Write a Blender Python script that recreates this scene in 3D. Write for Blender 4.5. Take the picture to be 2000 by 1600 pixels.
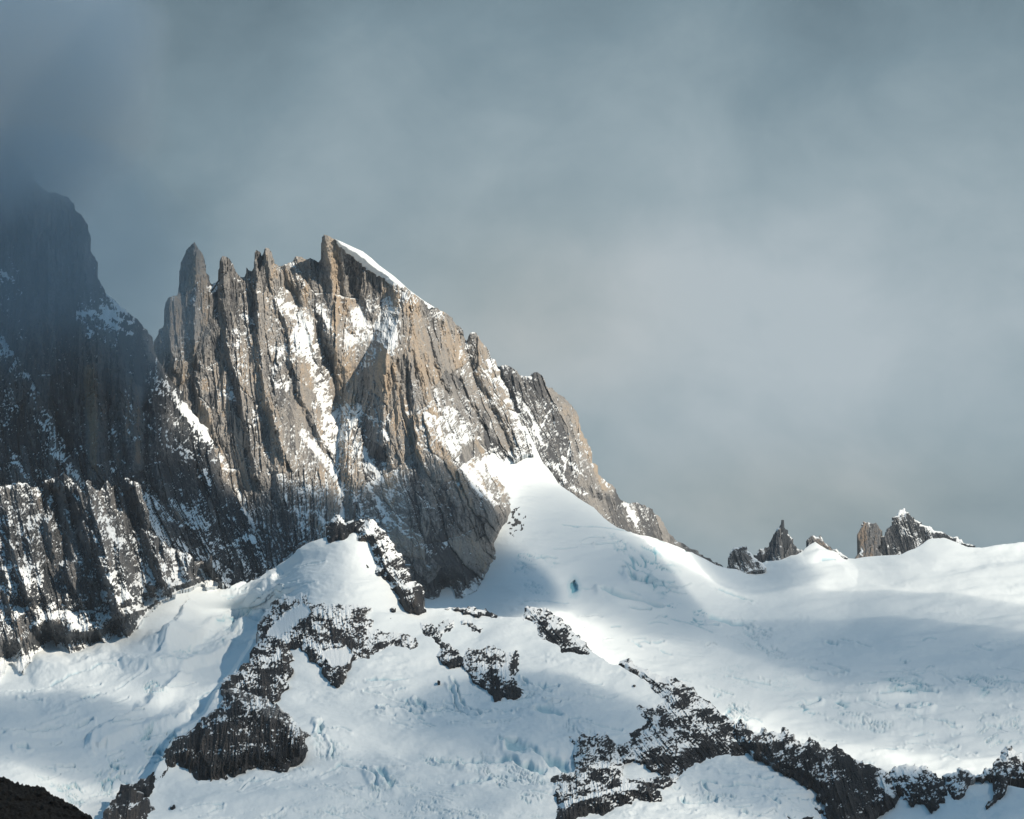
import bpy, math
import numpy as np
from mathutils import Matrix, Vector

for o in list(bpy.data.objects):
    bpy.data.objects.remove(o)
scene = bpy.context.scene
col = scene.collection

# ------------------------------------------------------------------ camera
PITCH = math.radians(8.0)
FOC = 5671.0            # focal length in pixels of a 2000 x 1600 frame
cam_data = bpy.data.cameras.new('camera')
cam_data.sensor_fit = 'HORIZONTAL'
cam_data.sensor_width = 36.0
cam_data.lens = 36.0 * FOC / 2000.0
cam_data.clip_start = 1.0
cam_data.clip_end = 120000.0
cam = bpy.data.objects.new('camera', cam_data)
cam.location = (0, 0, 0)
cam.rotation_euler = (math.radians(90) + PITCH, 0, 0)
col.objects.link(cam)
scene.camera = cam

# ------------------------------------------------------------------ sun
SUN_AZ = math.radians(55.0)     # from straight behind the camera towards the right
SUN_EL = math.radians(34.0)
S = np.array([math.sin(SUN_AZ) * math.cos(SUN_EL), -math.cos(SUN_AZ) * math.cos(SUN_EL), math.sin(SUN_EL)])
sun_data = bpy.data.lights.new('sun', 'SUN')
sun_data.energy = 5.2
sun_data.angle = math.radians(0.6)
sun_data.color = (1.0, 0.865, 0.695)
sun = bpy.data.objects.new('sun', sun_data)
sun.rotation_euler = Vector(S).to_track_quat('Z', 'Y').to_euler()
sun.location = (4000, -2000, 3000)
col.objects.link(sun)

scene.view_settings.view_transform = 'Standard'
scene.view_settings.look = 'None'
scene.view_settings.exposure = 0.0
scene.view_settings.gamma = 1.0
scene.render.engine = 'CYCLES'
cy = scene.cycles
cy.transparent_max_bounces = 48
cy.volume_bounces = 8
cy.max_bounces = 9
cy.diffuse_bounces = 2
cy.glossy_bounces = 1
cy.transmission_bounces = 2
cy.use_denoising = True
cy.denoiser = 'OPENIMAGEDENOISE'
cy.use_adaptive_sampling = False
cy.caustics_reflective = False
cy.caustics_refractive = False


# ------------------------------------------------------------------ node helper
class N:
    def __init__(self, tree):
        self.t = tree
        tree.nodes.clear()

    def n(self, kind, ins=None, **props):
        nd = self.t.nodes.new(kind)
        for k, v in props.items():
            setattr(nd, k, v)
        for k, v in (ins or {}).items():
            if isinstance(v, bpy.types.NodeSocket):
                self.t.links.new(v, nd.inputs[k])
            else:
                nd.inputs[k].default_value = v
        return nd

    def math(self, op, a, b=0.0, clamp=False):
        nd = self.n('ShaderNodeMath', {0: a, 1: b}, operation=op)
        nd.use_clamp = clamp
        return nd.outputs[0]

    def mix(self, f, a, b, blend='MIX'):
        nd = self.n('ShaderNodeMix', data_type='RGBA', blend_type=blend)
        for i, v in ((0, f), (6, a), (7, b)):
            if isinstance(v, bpy.types.NodeSocket):
                self.t.links.new(v, nd.inputs[i])
            elif i == 0:
                nd.inputs[i].default_value = v
            else:
                nd.inputs[i].default_value = tuple(v) + (1.0,) if len(v) == 3 else v
        return nd.outputs[2]

    def rng(self, v, a, b, c=0.0, d=1.0, smooth=True):
        nd = self.n('ShaderNodeMapRange', {0: v, 1: a, 2: b, 3: c, 4: d})
        nd.interpolation_type = 'SMOOTHSTEP' if smooth else 'LINEAR'
        return nd.outputs[0]


# ------------------------------------------------------------------ world
world = bpy.data.worlds.new('World')
scene.world = world
world.use_nodes = True
w = N(world.node_tree)
tc = w.n('ShaderNodeTexCoord')
D = tc.outputs['Generated']
sep = w.n('ShaderNodeSeparateXYZ', {0: D})
dx, dy, dz = sep.outputs
sky = w.n('ShaderNodeTexSky', sky_type='NISHITA', sun_disc=False)
sky.sun_elevation = SUN_EL
sky.sun_rotation = math.pi - SUN_AZ
sky.altitude = 1500
sky_b = w.mix(1.0, sky.outputs[0], (0.085, 0.085, 0.085), 'MULTIPLY')


def lobe(cx, cz, rx, rz):
    a = w.math('DIVIDE', w.math('SUBTRACT', dx, cx), rx)
    b = w.math('DIVIDE', w.math('SUBTRACT', dz, cz), rz)
    r = w.math('ADD', w.math('MULTIPLY', a, a), w.math('MULTIPLY', b, b))
    return w.math('EXPONENT', w.math('MULTIPLY', r, -1.0))


mp = w.n('ShaderNodeMapping', {0: D, 3: (7.0, 7.0, 11.0)})
n1 = w.n('ShaderNodeTexNoise', {0: mp.outputs[0], 'Scale': 1.0, 'Detail': 5.0, 'Roughness': 0.5, 'Distortion': 0.3})
mp2 = w.n('ShaderNodeMapping', {0: D, 1: (3.1, 0, 1.7), 2: (0, 0.5, 0), 3: (13.0, 13.0, 15.0)})
n2 = w.n('ShaderNodeTexNoise', {0: mp2.outputs[0], 'Scale': 1.0, 'Detail': 6.0, 'Roughness': 0.55, 'Distortion': 0.5})
nn = w.math('ADD', w.math('MULTIPLY', w.math('SUBTRACT', n1.outputs[0], 0.5), 0.8), w.math('MULTIPLY', w.math('SUBTRACT', n2.outputs[0], 0.5), 0.60))
n3 = w.n('ShaderNodeTexNoise', {0: w.n('ShaderNodeMapping', {0: D, 2: (0, 0.7, 0), 3: (34.0, 34.0, 44.0)}).outputs[0], 'Scale': 1.0, 'Detail': 7.0, 'Roughness': 0.6, 'Distortion': 0.8})
nn = w.math('ADD', nn, w.math('MULTIPLY', w.math('SUBTRACT', n3.outputs[0], 0.5), 0.20))
base = w.math('ADD', 0.49, w.math('MULTIPLY', nn, 0.95))
for cx, cz, rx, rz, a in ((0.095, 0.165, 0.085, 0.055, 0.50), (0.03, 0.175, 0.07, 0.040, 0.26), (0.06, 0.265, 0.05, 0.03, 0.14), (0.16, 0.22, 0.05, 0.05, 0.10),
                          (0.0, 0.30, 0.40, 0.05, -0.34), (-0.16, 0.28, 0.07, 0.05, -0.12), (-0.135, 0.19, 0.030, 0.05, -0.16), (-0.055, 0.255, 0.014, 0.04, 0.12),
                          (-0.05, 0.215, 0.06, 0.03, 0.06), (0.19, 0.14, 0.05, 0.06, -0.16), (0.17, 0.285, 0.08, 0.03, -0.10)):
    base = w.math('ADD', base, w.math('MULTIPLY', lobe(cx, cz, rx, rz), a))
ramp = w.n('ShaderNodeValToRGB', {0: base})
cr = ramp.color_ramp
cr.elements[0].position = 0.0
cr.elements[0].color = (0.115, 0.175, 0.215, 1)
cr.elements[1].position = 1.0
cr.elements[1].color = (0.44, 0.51, 0.55, 1)
e = cr.elements.new(0.35)
e.color = (0.198, 0.280, 0.330, 1)
e = cr.elements.new(0.65)
e.color = (0.300, 0.385, 0.430, 1)
up = w.rng(dz, 0.34, 0.8)
back = w.rng(dy, 0.75, 0.0)
msk = w.math('MAXIMUM', up, back)
warmth = w.math('ADD', w.math('MULTIPLY', lobe(0.0, 0.17, 0.05, 0.035), 0.5), w.math('MULTIPLY', lobe(0.10, 0.105, 0.09, 0.02), 0.6))
skyc = w.mix(warmth, ramp.outputs[0], w.mix(1.0, ramp.outputs[0], (1.17, 1.02, 0.90), 'MULTIPLY'))
cc = w.mix(msk, skyc, w.mix(0.86, sky_b, (0.085, 0.215, 0.34)))
bg = w.n('ShaderNodeBackground', {0: cc, 1: 1.0})
wo = w.n('ShaderNodeOutputWorld', {0: bg.outputs[0]})
world.cycles.sampling_method = 'MANUAL'
world.cycles.sample_map_resolution = 512


# ------------------------------------------------------------------ numpy noise
def _h(ix, iy, seed):
    ix = ix.astype(np.int64).astype(np.uint32)
    iy = iy.astype(np.int64).astype(np.uint32)
    h = ix * np.uint32(374761393) + iy * np.uint32(668265263) + np.uint32((seed * 974634777) & 0xffffffff)
    h = (h ^ (h >> np.uint32(13))) * np.uint32(1274126177)
    h = h ^ (h >> np.uint32(16))
    h = h * np.uint32(2246822519)
    h = h ^ (h >> np.uint32(15))
    return (h.astype(np.float64) / 4294967295.0).astype(np.float32)


def vnoise(x, y, seed=0):
    ix, iy = np.floor(x), np.floor(y)
    fx, fy = x - ix, y - iy
    fx = fx * fx * fx * (fx * (fx * 6 - 15) + 10)
    fy = fy * fy * fy * (fy * (fy * 6 - 15) + 10)
    a, b = _h(ix, iy, seed), _h(ix + 1, iy, seed)
    c, d = _h(ix, iy + 1, seed), _h(ix + 1, iy + 1, seed)
    return (a + (b - a) * fx) * (1 - fy) + (c + (d - c) * fx) * fy


def fbm(x, y, seed=0, octs=5, gain=0.5):
    s = 0.0
    a, t = 1.0, 0.0
    for i in range(octs):
        s = s + a * (vnoise(x, y, seed + 17 * i) * 2 - 1)
        t += a
        a *= gain
        x, y = x * 1.93 + y * 0.35 + 3.1, y * 1.93 - x * 0.35 + 7.7
    return s / t * 1.6


def ridged(x, y, seed=0, octs=4, gain=0.5):
    s = 0.0
    a, t = 1.0, 0.0
    for i in range(octs):
        s = s + a * (1 - np.abs(vnoise(x, y, seed + 31 * i) * 2 - 1) * 1.6)
        t += a
        a *= gain
        x, y = x * 2.03 + 3.1, y * 2.03 + 7.7
    return s / t


def worley(x, y, seed=0):
    ix, iy = np.floor(x), np.floor(y)
    F1 = np.full(x.shape, 9.0, np.float32)
    F2 = F1.copy()
    I = np.zeros(x.shape, np.float32)
    DX, DY = I.copy(), I.copy()
    for j in (-1, 0, 1):
        for i in (-1, 0, 1):
            cx, cyy = ix + i, iy + j
            ex = cx + 0.1 + 0.8 * _h(cx, cyy, seed) - x
            ey = cyy + 0.1 + 0.8 * _h(cx, cyy, seed + 5) - y
            d = ex * ex + ey * ey
            m = d < F1
            F2 = np.where(m, F1, np.minimum(F2, d))
            F1 = np.where(m, d, F1)
            I = np.where(m, _h(cx, cyy, seed + 9), I)
            DX = np.where(m, -ex, DX)
            DY = np.where(m, -ey, DY)
    F1, F2 = np.sqrt(F1), np.sqrt(F2)
    return F1, F2, I, DX, DY


def ss(a, b, x):
    t = np.clip((x - a) / (b - a), 0, 1)
    return t * t * (3 - 2 * t)


def cracks(u, v, lean, sw, sh, seed, crack=0.10):
    """blocky facets: every cell a tilted plane of its own, cracks between the cells"""
    F1, F2, I, DX, DY = worley((u - lean * (v - 720)) / sw, v / sh, seed)
    t1 = (I * 7.31) % 1.0 - 0.5
    t2 = (I * 13.7) % 1.0
    h = (I - 0.5) * 1.0 + t1 * DX * 1.7 - (0.05 + 0.40 * t2) * DY
    h = h - 0.28 * (1 - ss(0.0, crack, F2 - F1))
    return h, I, F2 - F1


def seg_dist(px, py, pts, need=None):
    """distance to a polyline, signed side (+ = right of it when it runs down the picture)"""
    best = np.full(px.shape, 1e9, np.float32)
    side = np.zeros(px.shape, np.float32)
    for (x0, y0), (x1, y1) in zip(pts[:-1], pts[1:]):
        ex, ey = x1 - x0, y1 - y0
        L2 = ex * ex + ey * ey + 1e-9
        ax, ay = px - x0, py - y0
        t = np.clip((ax * ex + ay * ey) / L2, 0, 1)
        qx, qy = ax - t * ex, ay - t * ey
        d = qx * qx + qy * qy
        m = d < best
        best = np.where(m, d, best)
        side = np.where(m, ax * ey - ay * ex, side)
    return np.sqrt(best), side


def boxed(px, py, pts, pad):
    a = np.array(pts)
    return (px > a[:, 0].min() - pad) & (px < a[:, 0].max() + pad) & (py > a[:, 1].min() - pad) & (py < a[:, 1].max() + pad)


def crease(px, py, out, pts, A, wl, wr, p=1.0):
    """adds a ridge (A > 0) or a gully (A < 0) along the polyline, with its own reach left and right"""
    m = boxed(px, py, pts, max(wl, wr))
    if not m.any():
        return
    d, s = seg_dist(px[m], py[m], pts)
    wd = np.where(s > 0, wr, wl)
    f = np.clip(1 - d / wd, 0, 1) ** p
    out[m] += (A * f).astype(out.dtype)


def stroke(px, py, out, pts, width, val, wob=0.5, seed=3):
    """raises `out` towards val within width of the polyline, ragged edge"""
    m = boxed(px, py, pts, width * 2.2)
    if not m.any():
        return
    x, y = px[m], py[m]
    d, _ = seg_dist(x, y, pts)
    d = d * (1 + wob * fbm(x / (width * 0.9 + 3), y / (width * 0.9 + 3), seed, 4))
    f = np.clip(1.5 - d / width, 0, 1)
    out[m] = np.maximum(out[m], (val * f).astype(out.dtype)) if val > 0 else np.minimum(out[m], (val * f).astype(out.dtype))


def poly_sd(px, py, pts):
    """signed distance to a closed polygon, positive inside"""
    pts = list(pts)
    if pts[0] != pts[-1]:
        pts.append(pts[0])
    best = np.full(px.shape, 1e9, np.float32)
    ins = np.zeros(px.shape, bool)
    for (x0, y0), (x1, y1) in zip(pts[:-1], pts[1:]):
        ex, ey = x1 - x0, y1 - y0
        L2 = ex * ex + ey * ey + 1e-9
        ax, ay = px - x0, py - y0
        t = np.clip((ax * ex + ay * ey) / L2, 0, 1)
        qx, qy = ax - t * ex, ay - t * ey
        np.minimum(best, qx * qx + qy * qy, out=best)
        if y0 != y1:
            c = ((y0 > py) != (y1 > py)) & (ax < ex * ay / ey)
            ins ^= c
    best = np.sqrt(best)
    return np.where(ins, best, -best)


def fill(px, py, out, pts, val, soft=10.0, wob=0.6, seed=4):
    m = boxed(px, py, pts, soft * 2)
    if not m.any():
        return
    x, y = px[m], py[m]
    sd = poly_sd(x, y, pts) + wob * soft * fbm(x / (soft * 1.5), y / (soft * 1.5), seed, 4)
    f = ss(-soft * 0.5, soft * 0.5, sd)
    out[m] = (out[m] * (1 - f) + val * f).astype(out.dtype)


def rough(pts, amp, rng, closed=True, minlen=5.0):
    """breaks a traced outline up into a rocky one; a point given as (x, y, 0) starts a smooth edge"""
    pts = [tuple(p) for p in pts]
    if closed:
        pts.append(pts[0])
    out = []
    for a, b in zip(pts[:-1], pts[1:]):
        sm = len(a) > 2
        seg = [np.array(a[:2], float), np.array(b[:2], float)]
        if not sm:
            while np.linalg.norm(seg[1] - seg[0]) > minlen and len(seg) < 40:
                nw = [seg[0]]
                for p, q in zip(seg[:-1], seg[1:]):
                    L = np.linalg.norm(q - p)
                    mid = (p + q) / 2 + rng.normal(0, amp * L, 2) * (1 if L < 60 else 60 / L)
                    nw += [mid, q]
                seg = nw
        out += [tuple(p) for p in seg[:-1]]
    return out


def tps(ctrl, scale=500.0, smooth=1e-4):
    c = np.array(ctrl, float)
    P = c[:, :2] / scale
    n = len(P)

    def U(r2):
        return 0.5 * r2 * np.log(r2 + 1e-12)
    d2 = ((P[:, None] - P[None]) ** 2).sum(-1)
    K = U(d2) + smooth * np.eye(n)
    A = np.zeros((n + 3, n + 3))
    A[:n, :n] = K
    A[:n, n] = 1
    A[:n, n + 1:] = P
    A[n, :n] = 1
    A[n + 1:, :n] = P.T
    wts = np.linalg.solve(A, np.concatenate([c[:, 2], np.zeros(3)]))

    def f(px, py):
        x, y = px / scale, py / scale
        s = wts[n] + wts[n + 1] * x + wts[n + 2] * y
        for k in range(n):
            s = s + wts[k] * U((x - P[k, 0]) ** 2 + (y - P[k, 1]) ** 2)
        return s
    return f


CP, SP = math.cos(PITCH), math.sin(PITCH)


def world_pt(px, py, Y):
    x = (px - 1000.0) / FOC
    y = (800.0 - py) / FOC
    dyy = CP - y * SP
    return np.stack([x / dyy * Y, Y + 0 * x, (SP + y * CP) / dyy * Y], -1)


# ------------------------------------------------------------------ materials
def attr(m, name):
    return m.n('ShaderNodeAttribute', attribute_name=name).outputs['Fac']


def terrain_material(name, dark, grey, warm, snow=(0.80, 0.845, 0.875), bump=1.0, ramp=(0.33, 0.70)):
    mat = bpy.data.materials.new(name)
    mat.use_nodes = True
    m = N(mat.node_tree)
    geo = m.n('ShaderNodeNewGeometry')
    pos = geo.outputs['Position']
    big = m.n('ShaderNodeTexNoise', {0: pos, 'Scale': 0.012, 'Detail': 6.0, 'Roughness': 0.6})
    st = m.n('ShaderNodeMapping', {0: pos, 3: (0.16, 0.16, 0.018)})
    streak = m.n('ShaderNodeTexNoise', {0: st.outputs[0], 'Scale': 1.0, 'Detail': 6.0, 'Roughness': 0.65})
    fine = m.n('ShaderNodeTexNoise', {0: pos, 'Scale': 0.22, 'Detail': 6.0, 'Roughness': 0.7})
    tone = m.math('ADD', attr(m, 'tone'), m.math('MULTIPLY', m.math('SUBTRACT', streak.outputs[0], 0.5), 1.3))
    c = m.mix(m.rng(tone, 0.15, 0.5), dark, grey)
    c = m.mix(m.rng(tone, 0.5, 0.95), c, warm)
    c = m.mix(m.rng(fine.outputs[0], 0.25, 0.75), m.mix(1.0, c, (0.62, 0.62, 0.64), 'MULTIPLY'), c)
    c = m.mix(m.rng(big.outputs[0], 0.35, 0.65, 0.0, 0.35), c, m.mix(1.0, c, (0.7, 0.74, 0.8), 'MULTIPLY'))
    sn = m.math('ADD', attr(m, 'snow'), m.math('MULTIPLY', m.math('SUBTRACT', fine.outputs[0], 0.5), 0.45))
    sn = m.rng(sn, ramp[0], ramp[1])
    ice = attr(m, 'ice')
    sc = m.mix(m.rng(ice, 0.0, 1.0, smooth=False), snow, (0.20, 0.45, 0.555))  # blue ice colour; in crevasses it also carries painted shade
    c = m.mix(sn, c, sc)
    hh = m.math('MULTIPLY', m.math('ADD', fine.outputs[0], m.math('MULTIPLY', streak.outputs[0], 1.0)), m.math('SUBTRACT', 1.08, sn))
    bp = m.n('ShaderNodeBump', {'Strength': 0.8 * bump, 'Distance': 4.0, 'Height': hh})
    bs = m.n('ShaderNodeBsdfPrincipled', {'Base Color': c, 'Roughness': 0.85, 'Normal': bp.outputs[0]})
    bs.inputs['Specular IOR Level'].default_value = 0.15
    m.n('ShaderNodeOutputMaterial', {0: bs.outputs[0]})
    return mat


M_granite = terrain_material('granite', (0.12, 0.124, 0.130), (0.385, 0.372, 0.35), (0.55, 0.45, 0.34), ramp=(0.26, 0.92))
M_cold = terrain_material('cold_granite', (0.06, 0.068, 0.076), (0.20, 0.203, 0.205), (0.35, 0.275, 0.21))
M_dark = terrain_material('dark_schist', (0.014, 0.017, 0.022), (0.052, 0.052, 0.055), (0.115, 0.098, 0.085))
M_snow = terrain_material('snow', (0.1, 0.1, 0.1), (0.2, 0.2, 0.2), (0.3, 0.25, 0.2), (0.775, 0.84, 0.875))


def volume_material(name, color, density, aniso=0.0):
    mat = bpy.data.materials.new(name)
    mat.use_nodes = True
    m = N(mat.node_tree)
    v = m.n('ShaderNodeVolumePrincipled', {'Color': tuple(color) + (1,), 'Density': density, 'Anisotropy': aniso})
    m.n('ShaderNodeOutputMaterial', {'Volume': v.outputs[0]})
    return mat


# ------------------------------------------------------------------ mesh building
def tag(o, label=None, cat=None, group=None, kind=None):
    if label:
        o['label'] = label
    if cat:
        o['category'] = cat
    if group:
        o['group'] = group
    if kind:
        o['kind'] = kind
    return o


def make_mesh(name, V, Q, attrs, mat, smooth=True, parent=None):
    me = bpy.data.meshes.new(name)
    nv, nq = len(V), len(Q)
    me.vertices.add(nv)
    me.vertices.foreach_set('co', V.astype(np.float32).ravel())
    me.loops.add(nq * 4)
    me.loops.foreach_set('vertex_index', Q.astype(np.int32).ravel())
    me.polygons.add(nq)
    me.polygons.foreach_set('loop_start', np.arange(0, nq * 4, 4, dtype=np.int32))
    me.polygons.foreach_set('loop_total', np.full(nq, 4, np.int32))
    me.polygons.foreach_set('use_smooth', np.full(nq, smooth, bool))
    for k, a in attrs.items():
        at = me.attributes.new(k, 'FLOAT', 'POINT')
        at.data.foreach_set('value', a.astype(np.float32))
    me.update(calc_edges=True)
    me.materials.append(mat)
    o = bpy.data.objects.new(name, me)
    col.objects.link(o)
    if parent:
        o.parent = parent
    return o


def relief(name, poly, Yf, shape, mat, step=1.6, amp=0.09, seed=1, back=((120, -60), (420, -520)),
           smooth=True, clip=(-620, 2620, 180, 1680), rough_it=True):
    """a body with real distances: outline -> surface points at their own distance, thickness behind"""
    rng = np.random.RandomState(seed)
    P0 = rough(poly, amp, rng) if rough_it else [tuple(p[:2]) for p in poly]
    a = np.array(P0)
    x0, x1 = max(a[:, 0].min(), clip[0]) - 2 * step, min(a[:, 0].max(), clip[1]) + 2 * step
    y0, y1 = max(a[:, 1].min(), clip[2]) - 2 * step, min(a[:, 1].max(), clip[3]) + 2 * step
    ax_ = np.arange(max(x0, -100), min(x1, 2100), step)
    if x0 < -100:
        ax_ = np.concatenate([np.arange(x0, -100, step * 3), ax_])
    if x1 > 2100:
        ax_ = np.concatenate([ax_, np.arange(max(ax_[-1] + step * 3, 2100), x1, step * 3)])
    ay_ = np.arange(y0, y1, step)
    gx, gy = np.meshgrid(ax_, ay_)
    gx = gx.astype(np.float32)
    gy = gy.astype(np.float32)
    sd = poly_sd(gx, gy, P0)
    sy, sx = np.gradient(sd, ay_, ax_)
    out = sd < 0
    far = out & (sd > -3 * step)
    X = gx.copy()
    Yp = gy.copy()
    X[far] -= (sx * sd)[far]
    Yp[far] -= (sy * sd)[far]
    Yb = Yf(np.clip(X, -150, 2150), Yp).astype(np.float32)
    toward, up, at = shape(X, Yp, sd, Yb)
    Y = Yb - toward
    P = world_pt(X, Yp, Y)
    P[..., 2] += up
    P[..., 1] -= 0.3 * up
    if callable(at):
        tx = np.gradient(P, axis=1)
        ty = np.gradient(P, axis=0)
        nrm = np.cross(tx, ty)
        nrm /= (np.linalg.norm(nrm, axis=-1, keepdims=True) + 1e-9)
        nrm *= -np.sign((nrm * P).sum(-1, keepdims=True) + 1e-9)
        at = at(X, Yp, sd, nrm)
    H, W = gx.shape
    idx = np.arange(H * W).reshape(H, W)
    pos = sd > 0
    keep = pos[:-1, :-1] | pos[1:, :-1] | pos[:-1, 1:] | pos[1:, 1:]
    q = np.stack([idx[1:, :-1], idx[1:, 1:], idx[:-1, 1:], idx[:-1, :-1]], -1)[keep]
    used = np.unique(q)
    remap = np.full(H * W, -1, np.int64)
    remap[used] = np.arange(len(used))
    q = remap[q]
    V = P.reshape(-1, 3)[used]
    A = {k: np.broadcast_to(v, (H, W)).reshape(-1)[used] for k, v in at.items()}
    # border edges -> walls going back
    e0 = q.reshape(-1)
    e1 = np.roll(q, -1, axis=1).reshape(-1)
    key = e0.astype(np.int64) * (len(V) + 1) + e1
    rkey = e1.astype(np.int64) * (len(V) + 1) + e0
    b = ~np.isin(key, rkey)
    b0, b1 = e0[b], e1[b]
    bu = np.unique(np.concatenate([b0, b1]))
    prev = np.arange(len(V))
    Vs, Qs = [V], [q]
    As = {k: [v] for k, v in A.items()}
    tot = len(V)
    for (by, bz) in back:
        m2 = np.full(len(V), -1, np.int64)
        m2[bu] = tot + np.arange(len(bu))
        k = V[bu] * 1.0
        f = (k[:, 1] + by) / k[:, 1]
        k[:, 0] *= f
        k[:, 2] *= f
        k[:, 1] += by
        k[:, 2] += bz
        Vs.append(k)
        for kk in As:
            As[kk].append(A[kk][bu])
        Qs.append(np.stack([prev[b1], prev[b0], m2[b0], m2[b1]], -1))
        prev = m2
        tot += len(bu)
    V = np.concatenate(Vs)
    Q = np.concatenate(Qs)
    As = {k: np.concatenate(v) for k, v in As.items()}
    for k in ('snow', 'tone', 'ice'):
        if k not in As:
            As[k] = np.zeros(len(V))
    return make_mesh(name, V, Q, As, mat, smooth)


# ================================================================== SNOW AND ICE SHEETS
crestB = [(-600, 1210), (-150, 1180), (0, 1130), (150, 1110), (300, 1110), (340, 1132), (395, 1139), (440, 1144), (470, 1130), (505, 1126), (520, 1111),
          (560, 1090), (600, 1071), (635, 1059), (680, 1044), (712, 1040), (760, 1085), (800, 1140), (830, 1186), (850, 1188), (880, 1186),
          (920, 1196), (960, 1203), (1000, 1208), (1022, 1208), (1050, 1222), (1100, 1245), (1150, 1270), (1190, 1298), (1210, 1302), (1250, 1325),
          (1320, 1360), (1400, 1420), (1460, 1470), (1550, 1515), (1640, 1570), (1720, 1585), (1760, 1560), (1800, 1572), (1850, 1545), (1880, 1530),
          (1920, 1518), (1960, 1530), (2000, 1540), (2200, 1530), (2600, 1520)]
YB = tps([(-50, 1320, 5560), (0, 1320, 5600), (130, 1290, 5650), (240, 1240, 5730), (340, 1160, 5880), (430, 1145, 5960), (520, 1111, 5980), (600, 1070, 5950),
          (700, 1040, 5900), (150, 1180, 6000), (0, 1150, 6000), (0, 1420, 5100), (200, 1400, 5180), (400, 1300, 5480), (340, 1240, 5650),
          (0, 1600, 4550), (300, 1600, 4560), (250, 1480, 4950), (480, 1240, 5620), (600, 1160, 5690), (700, 1140, 5700), (720, 1240, 5500),
          (830, 1188, 5720), (960, 1200, 5760), (1020, 1208, 5740), (900, 1260, 5520), (640, 1340, 5260), (560, 1420, 5050), (600, 1500, 4850),
          (800, 1380, 5130), (800, 1500, 4830), (800, 1620, 4580), (1000, 1370, 5160), (1000, 1500, 4800), (1050, 1600, 4560),
          (1190, 1296, 5480), (1150, 1400, 5130), (1250, 1400, 5180), (1400, 1415, 5180), (1460, 1468, 5020), (1300, 1540, 4750),
          (1500, 1560, 4780), (1620, 1570, 4830), (1500, 1640, 4600), (1800, 1600, 4760), (1740, 1550, 4900), (1900, 1530, 4950), (2000, 1540, 4900),
          (2000, 1620, 4650), (2150, 1540, 4900), (-100, 1660, 4450), (2100, 1680, 4500)], smooth=2e-4)
YB_plain = YB
ridge_line = [(604, 1152), (550, 1180), (507, 1232), (470, 1290), (436, 1330), (400, 1392), (345, 1432), (318, 1480), (300, 1520)]
dome_line = [(692, 1040), (650, 1085), (620, 1128), (608, 1156)]


def YB(px, py):
    """the left glacier lies lower, behind the rock rib; the dome turns away to the left"""
    Y = YB_plain(px, py)
    d, s = seg_dist(px, py, ridge_line)
    Y = Y + 150 * (s < 0) * ss(0, 7, d) * ss(330, 30, d) * ss(1148, 1200, py)
    d, s = seg_dist(px, py, dome_line)
    return Y + 70 * (s < 0) * ss(0, 110, d) * ss(300, 110, d)


polyB = [(x, y, 0) for x, y in crestB] + [(2600, 1675, 0), (-600, 1675, 0)]

crestA = [(500, 980), (800, 930), (930, 860), (1000, 842), (1026, 836), (1040, 862), (1062, 905), (1078, 925), (1090, 945), (1105, 958), (1130, 975),
          (1160, 992), (1180, 1010), (1205, 1028), (1240, 1040), (1270, 1050), (1300, 1062), (1340, 1080), (1380, 1098), (1400, 1107),
          (1420, 1112), (1445, 1113), (1465, 1110), (1480, 1105), (1500, 1095), (1530, 1086), (1555, 1085), (1567, 1078), (1583, 1066),
          (1592, 1061), (1603, 1070), (1625, 1080), (1650, 1090), (1670, 1092), (1700, 1088), (1720, 1086), (1760, 1084), (1785, 1073),
          (1805, 1060), (1818, 1050), (1830, 1045), (1842, 1048), (1860, 1055), (1890, 1063), (1925, 1064), (1960, 1060), (2000, 1056), (2200, 1046), (2600, 1030)]
YA = tps([(1040, 850, 7230), (1042, 890, 7090), (1000, 900, 7020), (960, 885, 6990), (990, 860, 7150), (1000, 975, 6740), (1020, 930, 6930), (1075, 925, 7060), (1130, 975, 7050), (1240, 1040, 7200), (1400, 1108, 7700),
          (960, 1100, 6580), (905, 1168, 6480), (830, 1190, 6420), (1100, 1060, 6720), (1120, 1150, 6480), (1220, 1130, 6650), (1050, 1180, 6320),
          (1300, 1180, 6700), (1480, 1105, 8000), (1592, 1063, 8150), (1650, 1090, 8200), (1830, 1047, 8300), (2000, 1056, 8300), (1550, 1150, 7500),
          (1700, 1180, 7300), (1900, 1120, 7800), (1750, 1230, 6900), (1500, 1220, 6950), (1950, 1230, 7050), (1250, 1260, 6330), (1400, 1320, 6250),
          (1600, 1330, 6450), (1800, 1330, 6480), (2000, 1330, 6500), (1500, 1400, 5980), (1700, 1430, 5960), (1850, 1480, 5780), (2000, 1470, 5850),
          (1600, 1550, 5500), (2100, 1600, 5400), (1200, 1400, 5800), (700, 1000, 6700), (600, 1150, 6450), (800, 1300, 6000), (2150, 1050, 8300)], smooth=2e-4)
polyA = [(x, y, 0) for x, y in crestA] + [(2600, 1600, 0), (1500, 1600, 0), (1100, 1420, 0), (820, 1300, 0), (560, 1180, 0)]


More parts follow.
